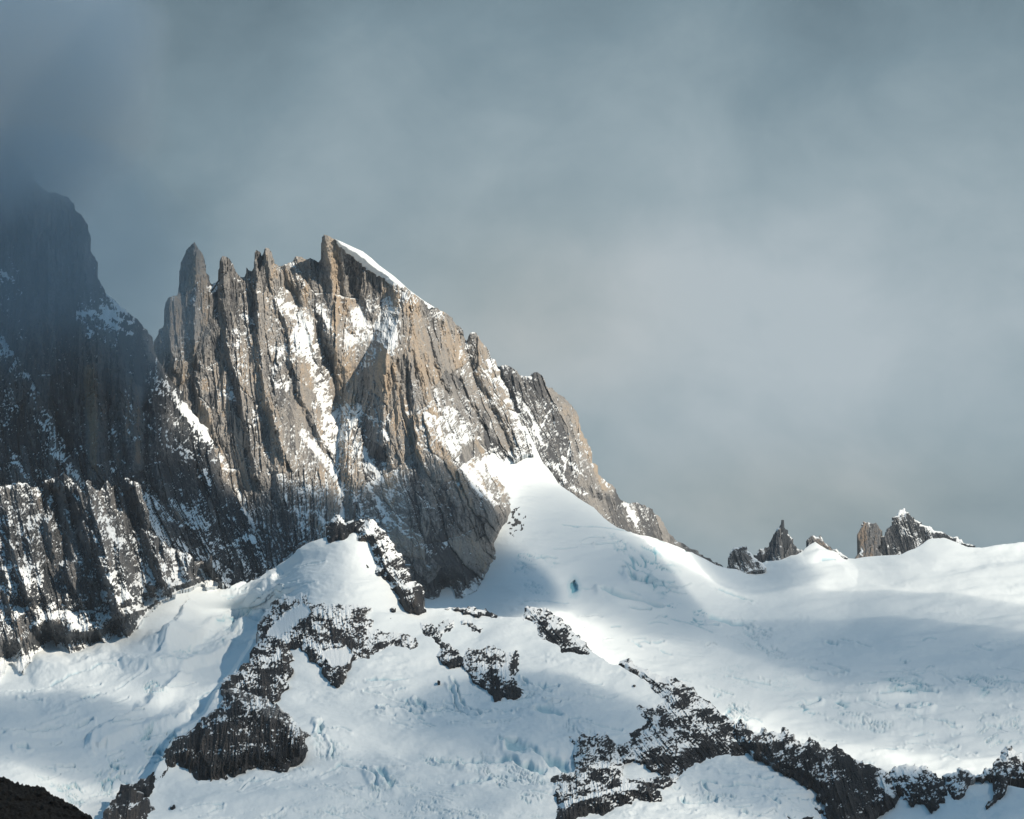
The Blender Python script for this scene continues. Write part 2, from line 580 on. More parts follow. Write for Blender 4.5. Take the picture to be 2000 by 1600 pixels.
def crevasse_zone(x, y, up, ice, c, r, ang, cell, depth, seed, amount=1.0, stretch=3.0, ice_shade=0.5):
    """a belt of open crevasses and tilted ice blocks"""
    ca, sa = math.cos(ang), math.sin(ang)
    dx_, dy_ = x - c[0], y - c[1]
    u = (dx_ * ca + dy_ * sa)
    v = (-dx_ * sa + dy_ * ca)
    rr = np.sqrt((u / r[0]) ** 2 + (v / r[1]) ** 2) + 0.45 * fbm(u / (r[0] * 0.5), v / (r[1] * 0.7), seed + 3, 4)
    m = rr < 1
    if not m.any():
        return
    f = ss(1.0, 0.55, rr[m]) * amount
    uu, vv = u[m], v[m]
    wob = fbm(uu / (cell * 3), vv / (cell * 3), seed + 1, 3) * 0.9
    depth = depth * 0.52
    stretch = stretch * 2.3
    cell = cell * 0.7
    F1, F2, I, DX, DY = worley(uu / (cell * stretch) + wob * 0.5, vv / cell + wob, seed)
    gate = ss(0.35, 0.6, vnoise(uu / (cell * stretch * 1.1) + 5, vv / (cell * 1.7), seed + 7))
    crk = 1 - ss(0.0, 0.16, F2 - F1)
    h = -crk * depth * (0.25 + 0.6 * I) * gate + (I - 0.5) * depth * 0.22 * gate + DY * depth * 0.35 * gate
    up[m] += (f * h).astype(up.dtype)
    ice[m] = np.maximum(ice[m], (f * gate * ice_shade * (crk * 1.2 + 0.5 * ss(0.55, 1.0, I))).astype(ice.dtype))  # blue ice tint with the shade of the shallow cracks painted in


def slit(x, y, up, ice, pts, wd, dep, ice_shade=0.55, lip=0.5, seed=5):
    """one open crevasse: a cut with a slightly raised lower lip"""
    m = boxed(x, y, pts, wd * 4)
    if not m.any():
        return
    a, b = x[m], y[m]
    d, s = seg_dist(a, b, pts)
    d = d + wd * 0.5 * fbm(a / (wd * 4), b / (wd * 3), seed, 3)
    f = np.clip(1.25 - d / wd, 0, 1)
    f = f * f * (3 - 2 * f)
    dep = dep * 0.8
    ice_shade = min(1.0, ice_shade * 1.35)
    up[m] += (-dep * f + lip * dep * np.exp(-((d - wd * 1.8) / wd) ** 2) * (s < 0)).astype(up.dtype)
    ice[m] = np.maximum(ice[m], (ice_shade * f).astype(ice.dtype))  # tint mixes blue ice with painted shade inside the cut


def snow_base(x, y, seed):
    """wind-worked snow: broad swells, drift ribs, small roughness"""
    up = 7.0 * fbm(x / 150, y / 60, seed, 3) + 1.3 * fbm(x / 40 + y / 60, y / 14, seed + 1, 4)
    up = up + 0.22 * fbm((x + y * 0.9) / 9, (y - x * 0.2) / 3.2, seed + 2, 4)
    an = np.where(x < 600, -0.30, 0.10)
    u_, v_ = x * np.cos(an) + y * np.sin(an), -x * np.sin(an) + y * np.cos(an)
    g_ = ss(0.0, 0.7, fbm(x / 110, y / 50, seed + 5, 3))
    up = up + g_ * (2.6 * ridged(u_ / 70 + fbm(x / 50, y / 25, seed + 6, 2), v_ / 7.5, seed + 7, 3) + 0.8 * fbm(u_ / 12, v_ / 3, seed + 8, 3))
    return up.astype(np.float32)


def many_slits(x, y, up, ice, n, boxes, seed):
    rg = np.random.RandomState(seed)
    for i in range(n):
        bx = boxes[rg.randint(len(boxes))]
        a, b = rg.uniform(bx[0], bx[2]), rg.uniform(bx[1], bx[3])
        L = rg.uniform(12, 46) * rg.choice([1, 1, 2.2])
        an = (-0.28 if a < 560 else 0.10) + rg.normal(0, 0.14)
        cv = rg.normal(0, 3)
        slit(x, y, up, ice, [(a + L * q / 3 * math.cos(an), b + L * q / 3 * math.sin(an) + cv * math.sin(q)) for q in range(4)], rg.uniform(1.2, 2.3), rg.uniform(2, 5.5), rg.uniform(0.05, 0.36), 0.6, i)


def shapeB(x, y, sd, Yb):
    up = snow_base(x, y, 11)
    x0_, y0_ = x, y
    x, y = x + 7 * fbm(x / 26, y / 18, 61, 4), y + 5 * fbm(x / 30, y / 16, 62, 4)
    ice = np.zeros_like(x)
    z = np.zeros_like(x)
    # dome ridge, its saddle line and the shaded western flank
    crease(x, y, up, [(700, 1046), (650, 1085), (612, 1130), (606, 1160)], 7, 60, 70)
    crease(x, y, up, [(560, 1100), (500, 1150), (440, 1200), (370, 1270)], -10, 40, 30)
    # icefall steps running down to the left
    for pts, A, wl, wr in (([(530, 1130), (490, 1165), (430, 1205), (370, 1250), (300, 1262)], 13, 14, 30),
                           ([(545, 1165), (500, 1205), (470, 1225)], 12, 12, 26),
                           ([(440, 1265), (400, 1290), (330, 1310), (245, 1300)], 11, 12, 26),
                           ([(355, 1330), (330, 1350), (300, 1370), (240, 1420), (180, 1450)], 12, 22, 18),
                           ([(370, 1395), (310, 1425), (240, 1445), (210, 1455)], 12, 10, 40),
                           ([(360, 1190), (350, 1225), (320, 1265)], 12, 40, 12)):
        crease(x, y, up, pts[::-1], A * 1.2, wl, wr, 1.2)
    crevasse_zone(x, y, up, ice, (478, 1200), (75, 26), -0.62, 10, 14, 21, 1.0, 2.2, 0.8)
    crevasse_zone(x, y, up, ice, (400, 1262), (90, 22), -0.5, 9, 9, 22, 0.9, 2.6, 0.55)
    crevasse_zone(x, y, up, ice, (300, 1352), (34, 22), -0.3, 8, 13, 23, 1.0, 1.6, 0.8)
    crevasse_zone(x, y, up, ice, (265, 1478), (95, 42), -0.5, 17, 20, 24, 1.0, 1.4, 0.9)
    crevasse_zone(x, y, up, ice, (95, 1510), (95, 30), 0.12, 9, 11, 25, 1.0, 2.8, 0.6)
    crevasse_zone(x, y, up, ice, (175, 1550), (60, 36), 0.35, 8, 12, 26, 1.0, 2.0, 0.6)
    for pts, wd, dep in (([(0, 1429), (60, 1430), (110, 1424), (182, 1411)], 3.5, 10), ([(0, 1355), (45, 1352), (90, 1346)], 3, 7),
                         ([(95, 1340), (150, 1320), (185, 1308), (225, 1302)], 2.2, 4), ([(30, 1460), (52, 1464)], 3.5, 8),
                         ([(165, 1370), (210, 1356)], 2.6, 6), ([(40, 1364), (80, 1368)], 2.2, 5), ([(110, 1492), (145, 1492)], 3, 9)):
        slit(x, y, up, ice, pts, wd, dep, 0.3)
    # central bowl
    for pts, wd, dep in (([(715, 1325), (745, 1328), (795, 1327)], 2.4, 5), ([(745, 1376), (785, 1380), (810, 1388), (840, 1385)], 3, 8),
                         ([(815, 1362), (832, 1380)], 3, 8), ([(886, 1325), (895, 1345), (915, 1370), (935, 1385)], 3, 8),
                         ([(875, 1335), (905, 1385), (930, 1390), (955, 1384)], 2.2, 6), ([(840, 1384), (870, 1378), (905, 1386)], 2.4, 6),
                         ([(1022, 1330), (1030, 1340), (1060, 1345), (1085, 1346)], 3.5, 8), ([(622, 1412), (626, 1435)], 4, 12),
                         ([(645, 1450), (652, 1472)], 3, 8), ([(630, 1505), (665, 1488), (700, 1490), (725, 1505)], 3, 7),
                         ([(725, 1505), (738, 1530)], 5, 7), ([(740, 1500), (770, 1530)], 5.5, 7), ([(1055, 1385), (1090, 1395)], 8, 6),
                         ([(980, 1446), (1012, 1447)], 2, 4), ([(740, 1375), (800, 1383)], 2, 4), ([(1375, 1530), (1382, 1540)], 3, 8),
                         ([(1330, 1552), (1345, 1562), (1400, 1560)], 3, 8), ([(1450, 1590), (1500, 1606)], 3, 7), ([(1500, 1560), (1520, 1575)], 3, 7)):
        slit(x, y, up, ice, pts, wd, dep, 0.45)
    # big arching crevasses and the broken ground below them
    for pts, wd, dep in (([(1000, 1455), (1030, 1460), (1060, 1475), (1080, 1487)], 9, 10), ([(1070, 1476), (1095, 1482), (1106, 1498)], 8, 9),
                         ([(905, 1488), (950, 1480), (1000, 1482), (1030, 1492)], 6, 8), ([(1010, 1484), (1040, 1498), (1062, 1508)], 6, 8),
                         ([(862, 1480), (905, 1489)], 5, 12), ([(900, 1525), (950, 1520)], 6, 10)):
        slit(x, y, up, ice, pts, wd, dep, 0.5, 0.4)
    crevasse_zone(x, y, up, ice, (880, 1485), (70, 14), 0.05, 8, 10, 31, 1.0, 2.0, 0.7)
    crevasse_zone(x, y, up, ice, (1010, 1530), (90, 36), 0.42, 9, 12, 32, 1.0, 1.8, 0.45)
    crevasse_zone(x, y, up, ice, (780, 1550), (80, 40), 0.35, 8, 11, 33, 1.0, 1.8, 0.45)
    crevasse_zone(x, y, up, ice, (900, 1590), (170, 26), 0.1, 7, 8, 34, 1.0, 2.2, 0.3)
    crevasse_zone(x, y, up, ice, (650, 1570), (230, 26), -0.22, 9, 7, 35, 0.9, 4.0, 0.2)
    crevasse_zone(x, y, up, ice, (640, 1455), (40, 26), 0.6, 7, 9, 36, 0.8, 1.6, 0.4)
    crevasse_zone(x, y, up, ice, (860, 1376), (100, 16), 0.12, 8, 8, 37, 0.8, 2.2, 0.5)
    crevasse_zone(x, y, up, ice, (1130, 1420), (30, 36), 1.1, 8, 10, 38, 0.7, 2.0, 0.4)
    crevasse_zone(x, y, up, ice, (1395, 1552), (70, 14), 0.05, 7, 9, 39, 0.9, 2.0, 0.4)
    many_slits(x0_, y0_, up, ice, 190, [(320, 1490, 900, 1600), (0, 1340, 420, 1590), (430, 1130, 560, 1260), (560, 1360, 1100, 1600), (700, 1320, 1150, 1420), (1300, 1500, 1600, 1600)], 3)
    # snow bank under the left wall
    crease(x, y, up, [(85, 1300), (130, 1310), (200, 1290)], 14, 40, 40)
    return z, up, {'snow': z + 1, 'ice': np.clip(ice, 0, 1), 'tone': z}


def shapeA(x, y, sd, Yb):
    up = snow_base(x, y, 47) * (0.8 + 0 * x)
    ice = np.zeros_like(x)
    z = np.zeros_like(x)
    crevasse_zone(x, y, up, ice, (1055, 1090), (70, 26), 0.05, 11, 9, 41, 0.9, 1.8, 0.6)
    crevasse_zone(x, y, up, ice, (1035, 1140), (46, 26), 0.4, 9, 9, 42, 0.7, 1.4, 0.5)
    crevasse_zone(x, y, up, ice, (1265, 1115), (75, 40), 0.35, 16, 16, 43, 1.0, 1.3, 0.75)
    crevasse_zone(x, y, up, ice, (1215, 1068), (45, 20), 0.5, 9, 10, 44, 0.8, 1.8, 0.6)
    crevasse_zone(x, y, up, ice, (1335, 1200), (60, 28), 0.15, 11, 12, 45, 1.0, 1.5, 0.8)
    crevasse_zone(x, y, up, ice, (1490, 1250), (60, 30), 0.3, 10, 12, 46, 0.9, 1.6, 0.4)
    crevasse_zone(x, y, up, ice, (1840, 1345), (150, 40), -0.05, 12, 13, 47, 1.0, 2.2, 0.7)
    crevasse_zone(x, y, up, ice, (1640, 1385), (140, 22), 0.08, 13, 16, 48, 1.0, 1.8, 0.8)
    crevasse_zone(x, y, up, ice, (1690, 1410), (70, 18), 0.1, 8, 12, 49, 1.0, 1.6, 0.4)
    crevasse_zone(x, y, up, ice, (1960, 1420), (60, 46), -0.6, 9, 12, 50, 1.0, 1.8, 0.5)
    crevasse_zone(x, y, up, ice, (1430, 1385), (46, 26), 0.6, 8, 13, 51, 1.0, 1.6, 0.6)
    crevasse_zone(x, y, up, ice, (1740, 1300), (60, 18), 0.1, 9, 10, 52, 0.8, 1.8, 0.5)
    crevasse_zone(x, y, up, ice, (1870, 1265), (120, 18), -0.1, 8, 6, 53, 0.5, 3.2, 0.3)
    crevasse_zone(x, y, up, ice, (1480, 1330), (120, 30), 0.1, 9, 5, 54, 0.5, 3.2, 0.3)
    for pts, wd, dep in (([(1165, 1065), (1195, 1064), (1210, 1060)], 3, 8), ([(1178, 1150), (1215, 1165), (1255, 1174), (1290, 1184)], 6, 13),
                         ([(1390, 1205), (1430, 1218), (1465, 1219)], 6, 7), ([(1405, 1153), (1445, 1167), (1468, 1175)], 2.2, 5),
                         ([(1765, 1376), (1790, 1383), (1815, 1378)], 5, 15), ([(1232, 1120), (1240, 1130), (1268, 1136)], 6, 16),
                         ([(1614, 1253), (1634, 1258)], 3, 7), ([(1100, 1026), (1180, 1028), (1230, 1036)], 1.6, 3), ([(1235, 1255), (1250, 1265)], 3, 6),
                         ([(1575, 1378), (1600, 1372)], 4, 12), ([(1290, 1272), (1310, 1280)], 2, 4), ([(1680, 1340), (1710, 1339)], 2, 4),
                         ([(1720, 1356), (1780, 1348), (1830, 1352)], 3, 7), ([(1040, 905), (1062, 912)], 3, 7), ([(1606, 1098), (1630, 1097)], 2, 4)):
        slit(x, y, up, ice, pts, wd, dep, 0.38)
    many_slits(x, y, up, ice, 110, [(1000, 1040, 1450, 1260), (1300, 1250, 2000, 1480), (1560, 1300, 2000, 1460)], 4)
    # the blue hole in the ice
    r = np.sqrt(((x - 1121) / 8.5) ** 2 + ((y - 1147) / 12.5) ** 2) + 0.22 * fbm(x / 6, y / 6, 88, 3)
    f = ss(1.1, 0.6, r)
    ice = np.maximum(ice, np.maximum(1.35 * f, 0.35 * ss(2.2, 1.0, r)))
    z = z - 28 * f
    # fluted swells of the far snowfield
    up += (5 * fbm(x / 120 + y / 60, y / 24, 77, 3) * ss(1450, 1600, x)).astype(up.dtype)
    crease(x, y, up, [(1592, 1062), (1600, 1085), (1650, 1120)], 10, 30, 26)
    # stones below the foot of the face
    sp = fbm(x / 6, y / 5, 91, 3) - 1.6 + 1.5 * ss(60, 0, np.hypot((x - 1008) * 1.6, (y - 1025) * 0.7))
    stone = ss(0.0, 0.15, sp)
    return z, up, {'snow': 1 - stone, 'ice': np.clip(ice, 0, 1.3), 'tone': z * 0 + 0.2}


back_snow = ((60, -30), (260, -320))
g = relief('snowfield', polyB, YB, shapeB, M_snow, 1.7, 0, 5, back_snow, True)
tag(g, 'near snowfield and broken glacier below the dark rock ribs, blue crevasses', kind='structure')
g = relief('glacier', polyA, YA, shapeA, M_snow, 1.9, 0, 6, back_snow, True)
tag(g, 'smooth white glacier falling from the peak to the right, blue hole and crevasse belts', kind='structure')


# ================================================================== ROCK
def rock_shape(lean, seed, k=1.0, tone0=0.5, tone_amp=0.35, snow0=0.60, rim=16, rim_y=1e9, extra=None, paint=None, size=1.0,
               warp=3.5, snow_noise=0.30, tonef=None, fine=1.0, ksnow=2.2, cov=0.2, dust=0.30, foot=None, patch=0.28, ledge=0.5, iso=False):
    """lean: sideways run of the pillars per unit of height, a number or f(x, y)"""
    store = {}
    foot_line, foot_Y = foot if foot else (None, None)

    def shape(x, y, sd, Yb):
        L = lean(x, y) if callable(lean) else lean
        wx = x + warp * fbm(x / 45, y / 70, seed + 1, 4)
        wy = y + 2 * warp * fbm(x / 50 + 9, y / 60, seed + 2, 4)
        h1, i1, c1 = cracks(wx, wy, L, 38 * size, 150 * size, seed + 3, 0.06)
        h2, i2, c2 = cracks(wx, wy, L, 14 * size, 80 * size, seed + 4, 0.10)
        wx2 = wx + 1.2 * fbm(x / 9, y / 14, seed + 5, 3)
        h3, i3, c3 = cracks(wx2, wy, L, 5.5 * size, 38 * size, seed + 6, 0.16)
        h4, i4, c4 = cracks(wx2, wy, L * 1.3, 2.8 * size, 15 * size, seed + 7, 0.2)
        f = fbm(x / 3.2, y / 5.5, seed + 8, 3)
        h5, i5, c5 = cracks(wx, wy, L, 9 * size, 170 * size, seed + 9, 0.12)
        t = k * (7 * h5 + 16 * h1 + 8 * h2 + 5.0 * h3 * fine + 2.2 * h4 * fine + 1.3 * f * fine)
        t = t.astype(np.float32)
        if extra:
            extra(x + 4 * fbm(x / 14, y / 18, seed + 31, 5, 0.6), y + 5 * fbm(x / 20, y / 30, seed + 32, 3), t)
        e = np.clip(1 - np.maximum(sd, 0) / rim, 0, 1)
        t = t - rim * 1.5 * (0.75 * e ** 1.5) * (y < rim_y)
        if foot_line:
            d, _ = seg_dist(x, y, foot_line)
            t = t * (0.25 + 0.75 * ss(0, 14, d)) + (1 - ss(0, 50, d)) * (Yb - foot_Y(x, y)) + 3 * ss(-2, 4, d) - 1
        store['t'] = tone0 + tone_amp * ((i1 - 0.5) * 1.0 + (i2 - 0.5) * 0.8 + (i3 - 0.5) * 0.4)
        store['c'] = np.minimum(c2 * 1.2, c3)

        def at(x, y, sd, nrm):
            bias = np.zeros_like(x)
            if paint:
                paint(x, y, bias)
            Ls = lean(x, y) if callable(lean) else lean
            us = x - Ls * (y - 720)
            n = fbm(us / 4, y / 13, seed + 21, 4) * snow_noise + fbm(us / 26, y / 60, seed + 22, 3) * patch + fbm(x / 13, y / 11, seed + 24, 3) * patch * 0.6
            if iso:
                n = 0.30 * fbm(x / 6, y / 4.5, seed + 21, 3) + patch * 1.5 * fbm(x / 20, y / 13, seed + 22, 3) + 0.50 * fbm(x / 2.6 + y / 8, y / 2.1, seed + 25, 2)
            n = n + dust * fbm(us / 1.9, y / 3.2, seed + 23, 2)
            for q_, (sx_, sy_) in enumerate(((0.75, 1.0), (-0.65, 1.0), (0.1, 1.0))):
                ln = np.abs(fbm((x + sx_ * 0.5 * y) / 30, (y * sy_ - sx_ * x) / 13, seed + 41 + q_, 3))
                n = n + ledge * ss(0.07, 0.01, ln) * ss(0.0, 0.4, fbm(x / 22, y / 22, seed + 51 + q_, 2))
            s = (nrm[..., 2] - snow0) * ksnow + n
            vis = sd > 2
            vis = vis if vis.any() else sd > -9
            s = s - np.quantile(s[vis], 1 - cov) + bias
            tn = store['t'].astype(np.float32)
            if tonef:
                tonef(x, y, tn)
            return {'snow': np.clip(s + 0.49, 0, 1), 'tone': tn, 'ice': np.zeros_like(x)}
        return t, 0.0 * x, at
    return shape


# ------------------------------------------------ main peak
YM = tps([(310, 660, 6950), (330, 900, 6800), (380, 480, 7030), (400, 700, 6900), (440, 505, 7040), (510, 490, 7040), (500, 700, 6880), (590, 500, 7110),
          (634, 458, 7040), (640, 640, 7010), (640, 780, 6900), (540, 780, 6780), (560, 950, 6600), (420, 1000, 6650), (520, 1110, 6380), (700, 600, 7120),
          (760, 620, 7050), (740, 520, 7120), (800, 570, 7130), (860, 610, 7200), (800, 700, 6880), (720, 780, 6900), (900, 655, 7260), (880, 780, 6950),
          (930, 650, 7330), (940, 760, 7160), (1010, 812, 7200), (1040, 888, 7060), (980, 900, 6930), (830, 830, 6740), (900, 900, 6700), (1000, 980, 6710),
          (680, 900, 6740), (660, 1000, 6560), (800, 1000, 6520), (900, 1040, 6520), (965, 1090, 6570), (900, 1166, 6460), (780, 1180, 6430), (620, 1060, 6450),
          (450, 1180, 6320), (300, 1150, 6500)], smooth=3e-4)
polyM = [(300, 730), (306, 700), (308, 655), (318, 640), (322, 610), (324, 590), (332, 580), (346, 577), (349, 560), (350, 530), (357, 505), (363, 490),
         (372, 482), (380, 473), (388, 487), (396, 497), (400, 515), (408, 538), (414, 557), (422, 552), (430, 543), (431, 520), (431, 505), (435, 500), (443, 502),
         (450, 508), (460, 530), (470, 541), (478, 541), (481, 522), (485, 528), (492, 532), (496, 515), (497, 495), (501, 488), (508, 492), (513, 504), (516, 492),
         (519, 484), (526, 486), (532, 500), (534, 515), (545, 520), (560, 516), (567, 513), (572, 510), (578, 501), (590, 502), (600, 507), (606, 504), (615, 508), (622, 514), (628, 505),
         (629, 480), (629, 463), (633, 458), (640, 460), (650, 466, 0), (664, 472, 0), (690, 484, 0), (708, 492, 0), (725, 506, 0), (740, 519, 0), (770, 541, 0), (800, 568, 0),
         (830, 590), (860, 607), (884, 621), (888, 630), (900, 640), (905, 655), (911, 668), (916, 655), (922, 649), (930, 650), (935, 657), (938, 664), (950, 678),
         (958, 700), (972, 720), (985, 748), (1000, 785), (1012, 812), (1028, 845), (1038, 862), (1043, 888), (1034, 886), (1020, 890), (1010, 899), (1004, 900), (998, 890),
         (992, 886), (988, 895), (980, 905), (972, 893), (964, 880), (957, 888), (950, 884), (946, 900), (960, 915), (975, 940), (990, 960), (1002, 978), (1005, 990), (996, 1002), (990, 1020),
         (978, 1030), (972, 1045), (964, 1060), (970, 1082), (974, 1090), (962, 1098), (955, 1112), (945, 1130), (925, 1155), (905, 1168), (890, 1168), (886, 1150), (872, 1146), (862, 1150),
         (858, 1166), (845, 1170), (835, 1168), (820, 1160, 0), (800, 1200, 0), (600, 1200, 0), (400, 1190, 0), (300, 1120, 0)]


def leanM(x, y):
    return np.interp(x, [300, 360, 480, 560, 640, 700, 800, 900, 1000], [0.02, 0.03, 0.16, 0.20, 0.0, -0.12, 0.18, 0.36, 0.5]).astype(np.float32) * 0.8


def extraM(x, y, t):
    f = np.zeros_like(x)
    for pl, v in (([(560, 560), (600, 600), (640, 700), (660, 770), (655, 850), (635, 860), (600, 760), (570, 680)], 0.75),
                  ([(670, 640), (715, 570), (790, 575), (765, 690), (700, 770), (660, 800)], 0.65),
                  ([(545, 760), (600, 740), (640, 850), (655, 920), (560, 900)], 0.6),
                  ([(690, 870), (760, 900), (850, 900), (940, 1010), (900, 1150), (760, 1080)], 0.4)):
        g_ = np.zeros_like(x)
        fill(x, y, g_, pl, v, 24)
        f = np.maximum(f, g_)
    t *= (1 - f)
    # pillars under each needle: sharp arete, shaded left face
    for pts, A, wl, wr in (([(380, 473), (385, 560), (380, 640), (392, 760), (420, 850)], 40, 16, 34),
                           ([(334, 580), (330, 660), (345, 720)], 26, 10, 24),
                           ([(433, 500), (440, 600), (452, 700), (480, 820), (500, 930)], 46, 10, 32),
                           ([(497, 490), (505, 600), (508, 680), (520, 780), (560, 900)], 50, 12, 40),
                           ([(518, 486), (533, 560), (560, 640), (580, 760)], 30, 9, 34),
                           ([(560, 520), (600, 620), (625, 720)], 24, 12, 26), ([(578, 503), (590, 600), (615, 700)], 22, 9, 20),
                           ([(606, 505), (615, 580), (632, 650)], 22, 8, 16),
                           ([(632, 458), (645, 520), (652, 600), (652, 680)], 52, 22, 16),
                           ([(664, 480), (672, 560), (690, 640)], 22, 10, 22), ([(700, 500), (705, 560), (722, 610)], 26, 12, 24),
                           ([(583, 640), (582, 700), (590, 780), (640, 880)], 34, 10, 46),
                           ([(540, 720), (538, 830), (545, 960), (570, 1060)], 36, 14, 60),
                           # prow of the right buttress
                           ([(792, 585), (768, 650), (750, 720), (748, 800), (752, 860)], 70, 40, 60),
                           ([(800, 600), (795, 700), (800, 800)], -20, 8, 8), ([(830, 620), (850, 720), (900, 830)], -24, 7, 12),
                           ([(860, 640), (880, 740), (935, 850)], -24, 7, 12), ([(805, 690), (830, 800), (856, 815)], -24, 6, 10),
                           ([(826, 700), (850, 790), (880, 850)], -22, 6, 9), ([(893, 640), (900, 740), (945, 840)], -22, 6, 9),
                           ([(775, 700), (785, 800), (805, 870)], -20, 5, 9), ([(815, 600), (838, 680), (868, 770)], -20, 5, 9), ([(845, 630), (868, 730), (915, 830)], -20, 5, 9), ([(875, 650), (892, 740), (940, 830), (968, 872)], -18, 5, 9), ([(790, 620), (788, 700), (796, 790)], -18, 5, 8), ([(758, 730), (760, 820)], -12, 4, 6), ([(765, 720), (768, 800), (778, 880)], -9, 5, 6),
                           # gully right of it and the next rib
                           ([(908, 668), (925, 730), (960, 800), (1000, 880)], -34, 20, 12),
                           ([(930, 655), (962, 720), (990, 800), (1020, 870)], 45, 40, 26),
                           # the long edge of the dark triangular face
                           ([(838, 800), (862, 860), (890, 905), (930, 960), (965, 1010)], 75, 70, 46),
                           ([(700, 800), (680, 850), (672, 900)], 40, 16, 60),
                           ([(900, 1165), (893, 1120)], 16, 12, 30), ([(850, 1165), (845, 1120)], 14, 20, 20),
                           # couloir lines
                           ([(575, 570), (618, 650), (655, 740), (660, 820), (660, 920), (670, 1000)], -46, 34, 22),
                           ([(770, 590), (730, 660), (690, 740), (665, 800)], -30, 30, 40),
                           # low left: big slabs
                           ([(352, 780), (400, 860), (440, 960), (500, 1080)], 30, 60, 22),
                           ([(430, 905), (428, 1000), (410, 1080)], 26, 22, 34), ([(480, 1060), (482, 1130)], 18, 16, 14)):
        crease(x, y, t, pts, A * (0.72 if 0 < A < 60 else 1.0), wl, wr)


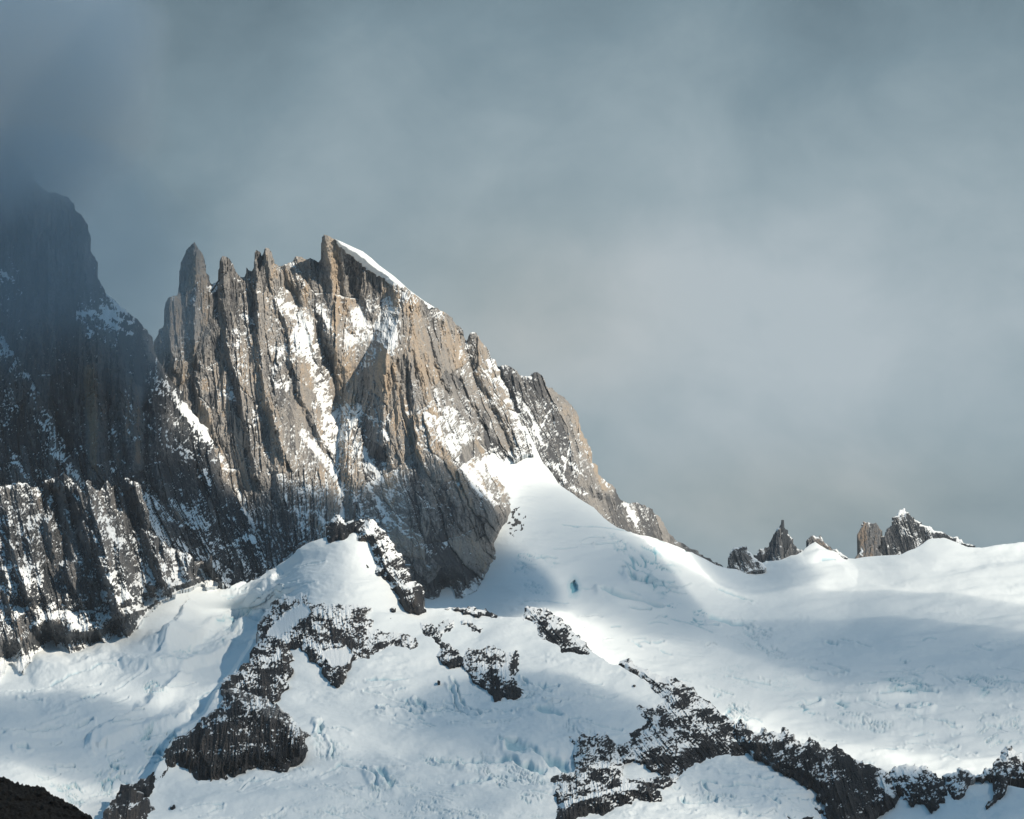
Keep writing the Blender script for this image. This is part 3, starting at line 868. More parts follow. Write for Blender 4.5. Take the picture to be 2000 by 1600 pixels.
def paintM(x, y, b):
    dark = ss(930, 1010, y)
    b += 0.10 * fbm(x / 60, y / 60, 9, 3)
    # smooth snowless pillars
    for p in ([(380, 480), (385, 560)], [(438, 505), (445, 640)], [(505, 495), (510, 680)], [(640, 470), (650, 700)], [(765, 700), (770, 860)],
              [(800, 620), (830, 780)], [(850, 640), (880, 760)], [(940, 690), (985, 800)]):
        stroke(x, y, b, p, 15, -0.40, 0.3)
    # bowl under the summit ridge and the great couloir
    fill(x, y, b, [(690, 640), (715, 580), (740, 560), (790, 580), (778, 640), (760, 690), (740, 720), (705, 745), (680, 790), (655, 800), (650, 720)], 0.46, 26, 1.2)
    fill(x, y, b, [(520, 545), (545, 560), (590, 620), (630, 690), (655, 760), (650, 830), (640, 850), (625, 790), (590, 720), (560, 650), (530, 600)], 0.32, 24, 1.3)
    fill(x, y, b, [(585, 640), (612, 660), (640, 710), (656, 770), (652, 840), (640, 850), (622, 790), (600, 730), (584, 690)], 0.75, 12, 1.1, 77)
    stroke(x, y, b, [(585, 660), (606, 700), (626, 745), (640, 800), (648, 840), (652, 870)], 15, 1.1, 0.6, 31)
    stroke(x, y, b, [(585, 640), (605, 690), (640, 760)], 12, 0.8, 0.9, 32)
    stroke(x, y, b, [(665, 800), (668, 830), (660, 850), (655, 880), (652, 915)], 11, 0.9, 0.3, 33)
    stroke(x, y, b, [(590, 845), (612, 870), (635, 900), (655, 930), (668, 950)], 7, 0.95, 0.5, 34)
    stroke(x, y, b, [(652, 900), (656, 930), (666, 950), (667, 990), (670, 1010)], 5, 1.0, 0.15, 35)
    stroke(x, y, b, [(668, 950), (685, 960), (698, 978)], 4, 0.9, 0.4, 36)
    stroke(x, y, b, [(700, 870), (715, 895), (728, 915), (745, 935)], 6, 0.8, 0.7, 37)
    stroke(x, y, b, [(685, 845), (700, 880), (716, 920), (735, 945)], 3.5, 0.6, 0.6, 38)
    stroke(x, y, b, [(700, 800), (690, 822), (680, 835)], 5, 0.6, 0.8, 39)
    stroke(x, y, b, [(700, 798), (720, 815), (742, 822), (752, 855)], 4, 0.6, 0.9, 40)
    stroke(x, y, b, [(720, 950), (750, 1000), (775, 1030), (800, 1050), (830, 1075)], 4.5, 0.5, 0.9, 41)
    stroke(x, y, b, [(815, 1062), (835, 1078), (860, 1076), (872, 1068)], 6, 0.8, 0.8, 42)
    stroke(x, y, b, [(880, 1150), (888, 1130), (893, 1120)], 4, 0.6, 0.8, 43)
    stroke(x, y, b, [(587, 960), (598, 952), (612, 965)], 6, 0.85, 0.3, 44)
    stroke(x, y, b, [(570, 1000), (573, 990), (582, 1004)], 5, 0.8, 0.4, 45)
    stroke(x, y, b, [(550, 945), (560, 955), (558, 980)], 3, 0.7, 0.5, 46)
    stroke(x, y, b, [(636, 925), (640, 965)], 2.4, 0.8, 0.2, 47)
    stroke(x, y, b, [(585, 975), (588, 1020), (593, 1055)], 2, 0.7, 0.3, 48)
    # powdered apron of the sunlit right-hand side
    fill(x, y, b, [(838, 812), (850, 792), (872, 790), (905, 822), (940, 850), (968, 880), (960, 890), (955, 905), (990, 960), (1000, 985), (965, 975), (925, 935), (890, 895), (862, 850)], 0.34, 18, 1.3)
    fill(x, y, b, [(905, 670), (930, 730), (970, 820), (990, 880), (965, 870), (925, 800), (895, 720)], 0.12, 12, 1.3)
    stroke(x, y, b, [(845, 815), (870, 860), (895, 900), (925, 940), (960, 975)], 10, 0.75, 0.9, 49)
    stroke(x, y, b, [(955, 690), (985, 750), (1010, 810), (1030, 850), (1040, 885)], 7, 0.6, 0.9, 50)
    fill(x, y, b, [(900, 850), (940, 862), (985, 872), (1035, 872), (1040, 892), (990, 905), (965, 920), (930, 890)], 0.5, 16, 1.5)
    stroke(x, y, b, [(937, 715), (955, 735), (968, 757)], 1.8, 1.0, 0.2, 51)
    stroke(x, y, b, [(958, 875), (966, 905), (978, 930)], 6, 0.7, 0.9, 59)
    # summit snow ridge is a separate cap; rime below it
    stroke(x, y, b, [(700, 520), (740, 545), (780, 575), (820, 605), (870, 630), (895, 650)], 8, 0.5, 1.0, 52)
    # ledges among the needles
    for p, wd in (([(376, 590), (385, 555), (395, 600)], 6), ([(405, 560), (415, 565), (424, 560)], 6), ([(380, 605), (395, 602), (408, 598)], 3),
                  ([(474, 608), (485, 622), (497, 632)], 4), ([(460, 645), (467, 660), (464, 680)], 4), ([(487, 545), (500, 560), (508, 570)], 4),
                  ([(530, 560), (545, 590), (575, 600), (600, 640)], 5), ([(432, 770), (440, 765), (455, 780)], 6), ([(390, 712), (402, 718), (412, 722)], 4),
                  ([(352, 805), (360, 825), (375, 845)], 4), ([(330, 705), (345, 700)], 2.5), ([(352, 735), (360, 730)], 5), ([(500, 700), (512, 690)], 3),
                  ([(427, 895), (440, 905), (448, 920)], 5), ([(464, 960), (475, 980), (480, 1000), (500, 1040)], 4), ([(495, 800), (500, 830)], 5),
                  ([(470, 1052), (482, 1047), (495, 1058)], 5), ([(430, 1070), (455, 1062), (478, 1048)], 3), ([(545, 930), (565, 945)], 3),
                  ([(625, 600), (645, 640), (655, 660)], 4), ([(660, 560), (670, 590), (678, 600)], 4), ([(570, 520), (585, 545), (590, 560)], 4),
                  ([(530, 680), (545, 690), (550, 680)], 7), ([(545, 755), (555, 745), (560, 760)], 7), ([(600, 1000), (610, 995), (635, 1020)], 3)):
        stroke(x, y, b, p, wd, 0.8, 0.8, 53)
    b -= 0.05 * dark


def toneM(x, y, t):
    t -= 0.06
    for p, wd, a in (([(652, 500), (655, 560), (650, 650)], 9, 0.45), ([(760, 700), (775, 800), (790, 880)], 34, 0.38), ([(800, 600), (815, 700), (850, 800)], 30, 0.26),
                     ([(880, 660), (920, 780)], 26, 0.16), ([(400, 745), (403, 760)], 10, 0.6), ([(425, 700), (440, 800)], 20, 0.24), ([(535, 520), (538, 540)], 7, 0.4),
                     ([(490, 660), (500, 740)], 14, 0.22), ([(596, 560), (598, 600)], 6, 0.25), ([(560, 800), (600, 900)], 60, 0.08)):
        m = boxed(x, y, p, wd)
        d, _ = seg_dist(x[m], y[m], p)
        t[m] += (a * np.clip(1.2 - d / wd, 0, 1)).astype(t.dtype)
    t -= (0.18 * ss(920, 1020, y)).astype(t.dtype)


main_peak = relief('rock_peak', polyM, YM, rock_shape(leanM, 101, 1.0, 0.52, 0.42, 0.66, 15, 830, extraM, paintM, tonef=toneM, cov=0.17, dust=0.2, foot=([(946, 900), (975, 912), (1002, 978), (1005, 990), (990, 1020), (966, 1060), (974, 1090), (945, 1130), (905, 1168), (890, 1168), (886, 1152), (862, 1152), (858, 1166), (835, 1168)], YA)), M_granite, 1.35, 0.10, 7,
                   ((60, -20), (300, -300), (500, -900)), False)
tag(main_peak, 'tall sunlit granite peak with jagged needles and a snow-edged summit ridge', 'mountain peak')

# summit snow ridge: a part of the peak
polyCap = [(652, 466), (664, 471), (690, 483), (708, 491), (725, 504), (740, 518), (770, 540), (800, 567), (830, 589), (848, 600),
           (835, 598), (815, 592), (795, 578), (775, 564), (757, 552), (735, 540), (715, 524), (700, 512), (688, 500), (672, 487), (660, 478)]


def shapeCap(x, y, sd, Yb):
    t = 15 + np.clip(sd, 0, 12) * 1.2 + 1.5 * fbm(x / 12, y / 12, 5, 3)
    return t, 0 * x, {'snow': 1 + 0 * x, 'ice': 0 * x, 'tone': 0 * x}


cap = relief('snow_cap', [p + (0,) if i < 9 else p for i, p in enumerate(polyCap)], YM, shapeCap, M_snow, 1.2, 0.16, 8, ((120, -8), (160, -70)))
cap.parent = main_peak

# ------------------------------------------------ ridge behind it to the right
YR = tps([(975, 716, 7500), (1047, 728, 7520), (1140, 850, 7500), (1060, 900, 7180), (1130, 975, 7150), (1240, 1040, 7320), (1250, 985, 7500), (1400, 1105, 7850),
          (1000, 800, 7400), (950, 800, 7450), (1300, 1080, 7500)], smooth=3e-4)
polyR = [(960, 708, 0), (975, 717), (983, 713), (990, 713), (1005, 722), (1025, 735), (1035, 735), (1040, 729), (1050, 727), (1058, 733), (1066, 748), (1070, 758), (1082, 762), (1095, 772),
         (1110, 785), (1122, 800), (1130, 820), (1140, 850), (1155, 880), (1168, 910), (1173, 930), (1190, 945), (1205, 965), (1215, 978), (1235, 982), (1258, 986), (1275, 995),
         (1290, 1012), (1300, 1030), (1310, 1045), (1330, 1060), (1350, 1072), (1385, 1090), (1412, 1106), (1410, 1140, 0), (1200, 1090, 0), (1000, 1000, 0), (940, 800, 0)]


def extraR(x, y, t):
    for pts, A, wl, wr in (([(1050, 730), (1075, 800), (1110, 880), (1160, 960)], 34, 46, 40), ([(1120, 800), (1150, 880), (1180, 960)], 26, 22, 20),
                           ([(985, 715), (1010, 790), (1040, 860), (1085, 930)], 22, 16, 30), ([(1270, 995), (1290, 1040)], 18, 30, 20)):
        crease(x, y, t, pts, A, wl, wr)


def paintR(x, y, b):
    for p, wd in (([(1000, 770), (1025, 790), (1040, 820), (1055, 860), (1062, 870)], 2.2), ([(1075, 800), (1055, 840)], 1.5), ([(1075, 900), (1110, 945), (1140, 965)], 5),
                  ([(1100, 895), (1120, 910), (1140, 930)], 2.5), ([(1220, 985), (1240, 1015), (1245, 1035)], 5), ([(1180, 940), (1200, 965)], 4), ([(1015, 725), (1050, 745)], 2.5),
                  ([(1075, 790), (1092, 800)], 4), ([(1320, 1058), (1330, 1063)], 3), ([(1115, 860), (1100, 930)], 1.6)):
        stroke(x, y, b, p, wd, 0.75, 0.8, 61)


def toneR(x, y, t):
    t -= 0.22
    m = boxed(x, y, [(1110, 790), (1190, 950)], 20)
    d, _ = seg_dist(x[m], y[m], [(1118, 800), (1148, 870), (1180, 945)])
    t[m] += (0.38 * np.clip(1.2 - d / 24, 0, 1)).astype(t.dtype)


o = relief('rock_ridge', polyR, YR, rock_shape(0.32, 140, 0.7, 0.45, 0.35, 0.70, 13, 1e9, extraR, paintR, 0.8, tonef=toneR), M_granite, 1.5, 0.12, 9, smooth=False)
tag(o, 'grey brown rock ridge descending to the right behind the main peak', 'mountain ridge')

# ------------------------------------------------ left tower and wall
YL = tps([(40, 300, 6880), (140, 400, 6900), (185, 520, 6880), (60, 450, 6780), (0, 500, 6820), (-80, 400, 6900), (100, 600, 6640), (200, 600, 6760), (200, 640, 6620), (300, 690, 6760),
          (250, 720, 6600), (150, 800, 6500), (0, 700, 6560), (0, 850, 6400), (130, 950, 6320), (300, 860, 6480), (360, 790, 6700), (415, 860, 6620),
          (300, 1000, 6330), (440, 960, 6520), (520, 1100, 6330), (400, 1130, 6240), (250, 1100, 6200), (0, 1100, 6220), (-100, 700, 6560), (-100, 1100, 6250)], smooth=3e-4)
polyL = [(-600, 830, 0), (-460, 700), (-330, 520), (-240, 420), (-170, 300), (-120, 250), (-40, 240, 0), (10, 258), (28, 290), (45, 318), (66, 335), (74, 360), (95, 377), (120, 382), (134, 386), (148, 412), (160, 420), (172, 440), (177, 460), (182, 500),
         (190, 530), (196, 552), (206, 572), (218, 582), (232, 595), (245, 603), (262, 620), (275, 632), (288, 645), (298, 670), (305, 695), (311, 706), (318, 717),
         (335, 745), (360, 785), (385, 815), (408, 838), (417, 862), (420, 890), (432, 925), (450, 950), (470, 985), (485, 1010), (510, 1060), (524, 1100), (523, 1125),
         (560, 1160, 0), (560, 1190, 0), (-600, 1190, 0)]


def leanL(x, y):
    return np.interp(y, [500, 700, 900, 1100], [0.02, 0.02, 0.08, 0.22]).astype(np.float32)


def extraL(x, y, t):
    for pts, A, wl, wr in (([(150, 420), (160, 520), (185, 610)], 26, 40, 16), ([(175, 615), (185, 760), (190, 900)], 30, 20, 30), ([(228, 620), (235, 750), (255, 930)], 34, 16, 20),
                           ([(262, 700), (262, 850), (262, 1000)], 30, 14, 22), ([(290, 660), (300, 780), (310, 950)], 26, 18, 30), ([(310, 715), (350, 785), (415, 860)], 40, 60, 14),
                           ([(180, 640), (200, 720), (215, 900)], -22, 14, 12), ([(0, 650), (60, 740), (120, 850), (170, 950)], -34, 26, 20), ([(430, 890), (400, 1000), (410, 1100)], 30, 30, 40),
                           ([(30, 700), (90, 840), (110, 900)], 26, 30, 26), ([(95, 400), (100, 500), (110, 600)], 18, 30, 30)):
        crease(x, y, t, pts, A, wl, wr)


def paintL(x, y, b):
    b -= 0.04
    b += (0.10 * ss(850, 1000, y)).astype(b.dtype)
    stroke(x, y, b, [(110, 450), (110, 600)], 60, -0.6, 0.2)
    for p, wd, v in (([(0, 665), (40, 705), (75, 765)], 6, 0.55), ([(60, 770), (85, 800), (105, 850)], 6, 0.5), ([(0, 780), (30, 778), (25, 810)], 14, 0.3), ([(70, 820), (92, 840), (108, 855)], 6, 0.7),
                  ([(90, 870), (120, 900), (150, 930), (165, 945)], 8, 0.7), ([(20, 885), (40, 910), (65, 950)], 7, 0.75), ([(75, 920), (90, 935)], 7, 0.6), ([(0, 900), (22, 925)], 4, 0.6),
                  ([(155, 612), (185, 612), (205, 622), (230, 640), (258, 653)], 3.2, 0.9), ([(215, 612), (232, 625), (245, 628)], 3, 0.7), ([(215, 580), (232, 598), (245, 608)], 4, 0.8),
                  ([(240, 625), (258, 632)], 3, 0.8), ([(0, 532), (14, 540), (24, 549)], 3.5, 0.8), ([(200, 600), (215, 615), (210, 625)], 5, 0.7), ([(295, 738), (315, 742), (330, 760), (348, 785), (370, 810), (395, 835), (413, 862)], 7, 0.85),
                  ([(355, 795), (375, 815), (400, 840), (412, 855)], 6, 1.0), ([(245, 728), (262, 728), (275, 722)], 1.8, 0.8), ([(192, 908), (205, 912), (213, 918)], 4, 0.8), ([(218, 920), (226, 916)], 4, 0.8), ([(110, 705), (125, 700)], 3, 0.6),
                  ([(280, 965), (292, 1000), (305, 1030), (330, 1055)], 13, 1.1), ([(292, 965), (310, 985), (330, 1010), (345, 1020)], 4, 0.7), ([(335, 980), (355, 1000), (375, 1010), (395, 1030)], 9, 0.7),
                  ([(430, 895), (440, 910), (450, 925)], 5, 0.9), ([(463, 960), (475, 985), (492, 1020)], 5, 0.7), ([(350, 1060), (375, 1078), (395, 1090)], 6, 0.8), ([(410, 1060), (440, 1070), (470, 1055)], 3.5, 0.7),
                  ([(470, 1052), (484, 1048), (495, 1058)], 5, 0.9), ([(415, 1100), (430, 1120), (440, 1135)], 6, 1.0), ([(325, 870), (335, 875)], 4, 0.8), ([(350, 870), (362, 890), (368, 880)], 5, 0.7), ([(45, 950), (20, 946)], 4, 0.9),
                  ([(128, 760), (135, 770)], 4, 0.5), ([(150, 820), (158, 815)], 4, 0.5), ([(215, 855), (222, 845)], 5, 0.6), ([(385, 935), (400, 925), (410, 945)], 5, 0.6)):
        stroke(x, y, b, p, wd, v, 0.8, 71)


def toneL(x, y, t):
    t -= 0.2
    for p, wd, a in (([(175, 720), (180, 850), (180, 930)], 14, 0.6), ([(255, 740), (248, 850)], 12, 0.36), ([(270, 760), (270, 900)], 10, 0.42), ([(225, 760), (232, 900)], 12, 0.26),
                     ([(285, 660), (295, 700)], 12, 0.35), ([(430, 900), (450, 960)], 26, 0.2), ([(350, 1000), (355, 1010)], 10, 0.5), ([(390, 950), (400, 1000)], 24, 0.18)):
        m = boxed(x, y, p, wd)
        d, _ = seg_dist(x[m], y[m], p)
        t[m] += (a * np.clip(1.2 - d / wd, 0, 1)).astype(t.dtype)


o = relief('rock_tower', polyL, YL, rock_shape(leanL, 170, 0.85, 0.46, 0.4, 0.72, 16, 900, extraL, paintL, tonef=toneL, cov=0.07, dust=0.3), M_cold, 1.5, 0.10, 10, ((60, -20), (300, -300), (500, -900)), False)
tag(o, 'huge dark sheer rock tower at the left, its top lost in cloud', 'mountain peak')

# ------------------------------------------------ serrated lower ridge at the left
YS = tps([(125, 925, 6060), (35, 940, 6060), (200, 950, 6080), (280, 960, 6080), (330, 1070, 6030), (410, 1090, 5985), (430, 1145, 5955), (0, 1320, 5590), (-100, 1330, 5560), (130, 1290, 5645),
          (240, 1245, 5725), (340, 1160, 5870), (0, 950, 6050), (-100, 950, 6050), (200, 1180, 5810), (0, 1150, 5790), (100, 1120, 5850), (200, 1080, 5900), (80, 1200, 5740), (300, 1130, 5920)], smooth=3e-4)
polyS = [(-600, 1010, 0), (-420, 985), (-300, 1000), (-150, 950), (0, 950), (15, 947), (28, 948), (35, 938), (42, 944), (50, 943), (58, 950), (65, 952), (80, 948), (88, 938), (100, 935), (112, 932), (118, 930), (125, 923), (132, 930), (142, 938),
         (150, 948), (162, 958), (167, 942), (172, 937), (178, 950), (186, 956), (195, 965), (204, 944), (210, 938), (215, 946), (218, 952), (232, 948), (240, 940), (244, 934), (255, 938), (268, 942), (275, 950),
         (278, 975), (285, 985), (290, 1010), (300, 1040), (310, 1055), (318, 1058), (322, 1056), (328, 1068), (335, 1070), (355, 1080), (375, 1086), (390, 1096), (400, 1098), (408, 1092), (411, 1084), (415, 1100), (418, 1118), (425, 1130), (438, 1142),
         (420, 1147), (410, 1147), (395, 1140), (370, 1149), (345, 1156), (332, 1166), (318, 1172), (300, 1185), (280, 1205), (265, 1228), (250, 1248), (240, 1252), (225, 1248), (215, 1263), (198, 1270), (175, 1276), (160, 1282),
         (150, 1276), (135, 1288), (120, 1275), (112, 1262), (100, 1258), (95, 1272), (88, 1282), (70, 1290), (52, 1298), (45, 1315), (35, 1308), (22, 1295), (10, 1310), (0, 1322), (-150, 1345), (-600, 1370)]


def extraS(x, y, t):
    rng = np.random.RandomState(44)
    tops = [(33, 940, 1.0), (62, 950, .8), (124, 925, 1.7), (150, 950, .8), (170, 938, 1.2), (192, 960, .6), (211, 940, 1.2), (243, 936, 1.5), (258, 940, .9), (274, 950, 1.0),
            (300, 1045, .8), (322, 1058, .9), (345, 1078, .7), (366, 1084, .8), (385, 1094, .7), (410, 1086, 1.0), (0, 960, 1.0), (92, 1010, .9), (60, 1060, .8), (20, 1080, .7),
            (150, 1040, .8), (200, 1060, .8), (230, 1080, .7), (130, 1120, .7), (180, 1130, .6), (-30, 980, 1), (268, 1060, .8)]
    for i, (a, b_, s) in enumerate(tops):
        ln = 60 + 150 * s * rng.uniform(0.7, 1.2)
        le = rng.uniform(0.10, 0.46)
        pts = [(a, b_)]
        for q in range(1, 5):
            pts.append((a + le * ln * q / 4 + rng.normal(0, 3), b_ + ln * q / 4))
        crease(x, y, t, pts, 44 * s * rng.uniform(0.55, 1.2), 9 + 5 * s, 26 * rng.uniform(0.6, 1.7) + 8 * s)
    crease(x, y, t, [(108, 960), (115, 1010), (130, 1090)], -60, 22, 14)
    crease(x, y, t, [(80, 955), (90, 1000)], -50, 24, 16)
    crease(x, y, t, [(226, 955), (232, 1000)], -40, 12, 10)
    crease(x, y, t, [(0, 1180), (100, 1195), (220, 1195), (330, 1160)], -22, 14, 20)
    crease(x, y, t, [(100, 1245), (200, 1225), (300, 1180)], 12, 12, 14)


def paintS(x, y, b):
    stroke(x, y, b, [(438, 1142), (395, 1138), (345, 1152), (300, 1180), (265, 1222), (240, 1245), (175, 1272), (120, 1272), (70, 1287), (22, 1297), (-150, 1340)], 14, 1.4, 1.3, 83)
    b += (0.22 * ss(1000, 1160, y)).astype(b.dtype)
    for p, wd, v in (([(0, 1148), (40, 1140), (75, 1128), (112, 1116)], 4, 1.0), ([(85, 1112), (95, 1122)], 7, 1.0), ([(35, 1192), (70, 1178), (90, 1190), (130, 1187), (170, 1192), (212, 1188)], 7, 1.0),
                  ([(235, 1170), (262, 1168), (290, 1165), (325, 1158)], 11, 1.3), ([(100, 1250), (160, 1238), (220, 1230), (265, 1212), (300, 1190)], 2.2, 0.9), ([(150, 1237), (190, 1228), (240, 1215)], 2, 0.9),
                  ([(0, 1000), (15, 1020), (40, 1040)], 12, 0.45), ([(0, 1060), (20, 1068)], 7, 0.6), ([(168, 1072), (180, 1085)], 8, 0.6), ([(215, 1020), (235, 1060), (250, 1080)], 9, 0.5),
                  ([(230, 1145), (265, 1140), (300, 1135)], 8, 0.4), ([(90, 1110), (100, 1115)], 5, 0.8), ([(0, 1110), (30, 1105), (60, 1108)], 10, 0.5), ([(50, 1275), (80, 1245), (95, 1240)], 10, 0.6),
                  ([(10, 1270), (40, 1290)], 8, 0.5)):
        stroke(x, y, b, p, wd, v, 0.7, 81)
    fill(x, y, b, [(95, 1205), (200, 1212), (310, 1172), (262, 1232), (200, 1262), (135, 1290), (88, 1275)], 0.75, 14, 1.6)
    for p in ([(127, 930), (140, 990), (155, 1060)], [(105, 950), (130, 1060), (150, 1150)], [(205, 960), (220, 1010)], [(245, 950), (255, 1030)]):
        stroke(x, y, b, p, 9, -0.3, 0.4)


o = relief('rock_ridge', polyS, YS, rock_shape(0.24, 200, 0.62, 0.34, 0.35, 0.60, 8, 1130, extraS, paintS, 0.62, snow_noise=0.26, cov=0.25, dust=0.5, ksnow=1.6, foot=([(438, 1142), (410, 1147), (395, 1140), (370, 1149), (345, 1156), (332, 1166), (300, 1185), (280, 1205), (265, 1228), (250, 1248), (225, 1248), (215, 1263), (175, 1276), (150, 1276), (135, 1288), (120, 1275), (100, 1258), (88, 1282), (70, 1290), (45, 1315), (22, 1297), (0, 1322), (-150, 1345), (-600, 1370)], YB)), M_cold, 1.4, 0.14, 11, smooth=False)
tag(o, 'serrated snow-dusted rock ridge with slanting black gullies at the lower left', 'mountain ridge')


# ------------------------------------------------ rock ribs standing out of the near snow
def outcrop(name, poly, label, cat, H=26, w=26, lean=0.1, seed=1, snow0=0.62, tone=0.35, mat=M_dark, size=0.5, bias=0.0, Yf=YB_plain, extra=None, paint=None, rim=8,
            amp=0.16, step=1.4, k=0.45, holes=(), back=((40, -30), (160, -260)), ksnow=1.2, sn=0.30, rimy=1e9, cov=0.37, iso=True):
    base = rock_shape(lean, seed, k, tone, 0.4, snow0, rim, rimy, None, None, size, 2.5, sn, None, 1.0, ksnow, cov, 0.12, None, 0.42, 0.25, iso)

    def shape(x, y, sd, Yb):
        t, up, at = base(x, y, sd, Yb)
        t = t * ss(-4, 18, sd) + H * ss(-3, w, sd) + 7 * ss(-2, 3, sd) - 5
        for hp in holes:
            f = np.zeros_like(x)
            fill(x, y, f, hp, 1.0, 7)
            t = t * (1 - 0.9 * f) + f * H * 0.55
        if extra:
            extra(x, y, t)

        def at2(x, y, sd, nrm):
            d = at(x, y, sd, nrm)
            b = np.full_like(x, bias * 0.5)
            yy = y[sd > 0]
            if iso:
                b -= (0.30 * (y - yy.mean()) / (yy.std() * 2 + 1)).astype(b.dtype).clip(-0.25, 0.45)
            b += (0.4 * ss(8, 0, sd) * ss(0.35, 0.8, vnoise(x / 9, y / 9, seed + 71))).astype(b.dtype)
            for hp in holes:
                fill(x, y, b, hp, 1.2, 7)
            if paint:
                paint(x, y, b)
            d['snow'] = np.clip(d['snow'] + b, 0, 1)
            return d
        return t, up, at2
    o = relief(name, poly, Yf, shape, mat, step, amp, seed, back, False)
    return tag(o, label, cat)


outcrop('rock_outcrop', [(632, 1062), (638, 1048), (641, 1035), (645, 1018), (652, 1010), (662, 1005), (668, 1012), (673, 1022), (682, 1018), (690, 1015), (700, 1020), (712, 1014), (716, 1022), (708, 1030), (700, 1042), (680, 1051), (660, 1059), (645, 1067)],
        'small black crag on the crest of the snow dome, left of the speckled rib', 'rock outcrop', 30, 14, 0.0, 301, 0.75, 0.2, amp=0.2, cov=0.08, Yf=lambda x, y: YB_plain(x, y) - 15)
outcrop('rock_rib', [(689, 1062), (692, 1042), (703, 1024), (720, 1012), (728, 1014), (736, 1022), (748, 1035), (760, 1050), (770, 1070), (785, 1090), (800, 1110), (812, 1135), (822, 1142), (828, 1165), (833, 1192), (820, 1197), (795, 1193), (785, 1180), (775, 1160),
                     (760, 1142), (745, 1125), (735, 1100), (728, 1080), (722, 1066), (710, 1060), (700, 1060)],
        'steep brown rock rib speckled with snow on the right side of the snow dome', 'rock rib', 34, 18, 0.4, 302, 0.66, 0.5, bias=0.10, size=0.45,
        extra=lambda x, y, t: crease(x, y, t, [(725, 1020), (760, 1075), (790, 1130), (815, 1185)], 20, 26, 16), Yf=lambda x, y: YB_plain(x, y) - 10)
outcrop('rock_outcrop', [(694, 1105), (702, 1097), (710, 1089), (716, 1094), (722, 1102), (730, 1117), (722, 1116), (714, 1112), (705, 1113)],
        'little patch of stones in the middle of the bright snow dome', 'rock outcrop', 8, 8, 0.2, 303, 0.7, 0.4, bias=0.2, amp=0.22)
outcrop('rock_rib', [(500, 1238), (503, 1218), (510, 1205), (525, 1190), (550, 1170), (585, 1152), (604, 1144), (608, 1160), (625, 1175), (640, 1180), (665, 1178), (690, 1176), (715, 1179), (727, 1187), (722, 1196), (715, 1202), (735, 1213), (728, 1224), (745, 1232),
                     (770, 1232), (795, 1236), (812, 1243), (824, 1258), (820, 1278), (805, 1279), (785, 1272), (770, 1264), (757, 1265), (745, 1280), (722, 1290), (700, 1288), (688, 1298), (676, 1312), (672, 1330), (660, 1342), (645, 1336), (637, 1320), (630, 1302), (612, 1292),
                     (600, 1277), (585, 1264), (570, 1266), (563, 1268), (575, 1290), (566, 1300), (574, 1310), (560, 1345), (545, 1368), (536, 1374), (500, 1362), (470, 1352), (440, 1352), (430, 1345), (436, 1325), (450, 1318), (470, 1300), (490, 1272), (506, 1250)],
        'broad snow-speckled rock band winding across the slope below the snow dome', 'rock rib', 20, 20, 0.1, 304, 0.60, 0.4, bias=0.14, size=0.4, k=0.5,
        extra=lambda x, y, t: (crease(x, y, t, [(604, 1150), (540, 1185), (505, 1235)], 14, 12, 12), crease(x, y, t, [(510, 1250), (480, 1300), (440, 1345)], 20, 14, 40)),
        holes=([(620, 1275), (680, 1262), (690, 1280), (668, 1305), (650, 1300), (640, 1290)], [(520, 1240), (560, 1195), (592, 1180), (610, 1195), (570, 1225), (540, 1245)]))
outcrop('rock_cliff', [(432, 1346), (450, 1340), (475, 1346), (500, 1350), (520, 1362), (540, 1374), (565, 1395), (590, 1413), (612, 1432), (616, 1440), (600, 1450), (602, 1466), (592, 1480), (580, 1490), (562, 1502), (545, 1507), (525, 1504), (508, 1502), (480, 1508), (465, 1511), (445, 1514), (425, 1523),
                       (405, 1530), (393, 1534), (383, 1526), (374, 1512), (360, 1505), (348, 1490), (335, 1508), (322, 1525), (305, 1530), (298, 1528), (306, 1512), (315, 1500), (319, 1475), (330, 1450), (345, 1437), (362, 1430), (375, 1425), (385, 1412), (398, 1400), (410, 1392), (430, 1372), (437, 1362)],
        'steep black cliff at the lower left end of the winding rock band', 'cliff', 62, 34, -0.06, 305, 0.78, 0.42, cov=0.10, bias=-0.05, size=0.55, k=1.5,
        extra=lambda x, y, t: (crease(x, y, t, [(455, 1350), (450, 1420), (470, 1500)], 26, 30, 46), crease(x, y, t, [(545, 1385), (575, 1430), (590, 1470)], 18, 30, 16), crease(x, y, t, [(400, 1410), (370, 1460), (340, 1490)], 22, 20, 20)),
        paint=lambda x, y, b: (stroke(x, y, b, [(480, 1360), (515, 1380), (555, 1405), (595, 1435)], 16, 0.4, 1.0), stroke(x, y, b, [(440, 1350), (470, 1350), (500, 1360)], 9, 0.4, 1.0)), step=1.3)
outcrop('rock_outcrop', [(188, 1660), (195, 1602), (205, 1582), (215, 1568), (228, 1552), (240, 1545), (252, 1532), (262, 1534), (268, 1545), (280, 1548), (292, 1562), (300, 1575), (308, 1600), (312, 1660)],
        'dark brown rock knob at the bottom edge, right of the black hillside', 'rock outcrop', 50, 30, 0.0, 306, 0.85, 0.55, cov=0.03, bias=-0.1, size=0.6, k=0.7)
outcrop('rock_outcrop', [(228, 1550), (250, 1532), (270, 1526), (290, 1515), (305, 1505), (322, 1498), (318, 1515), (305, 1528), (298, 1545), (285, 1556), (270, 1545), (250, 1548)],
        'low black rocks between the brown knob and the black cliff', 'rock outcrop', 20, 12, -0.2, 307, 0.8, 0.2, cov=0.05, bias=-0.1)
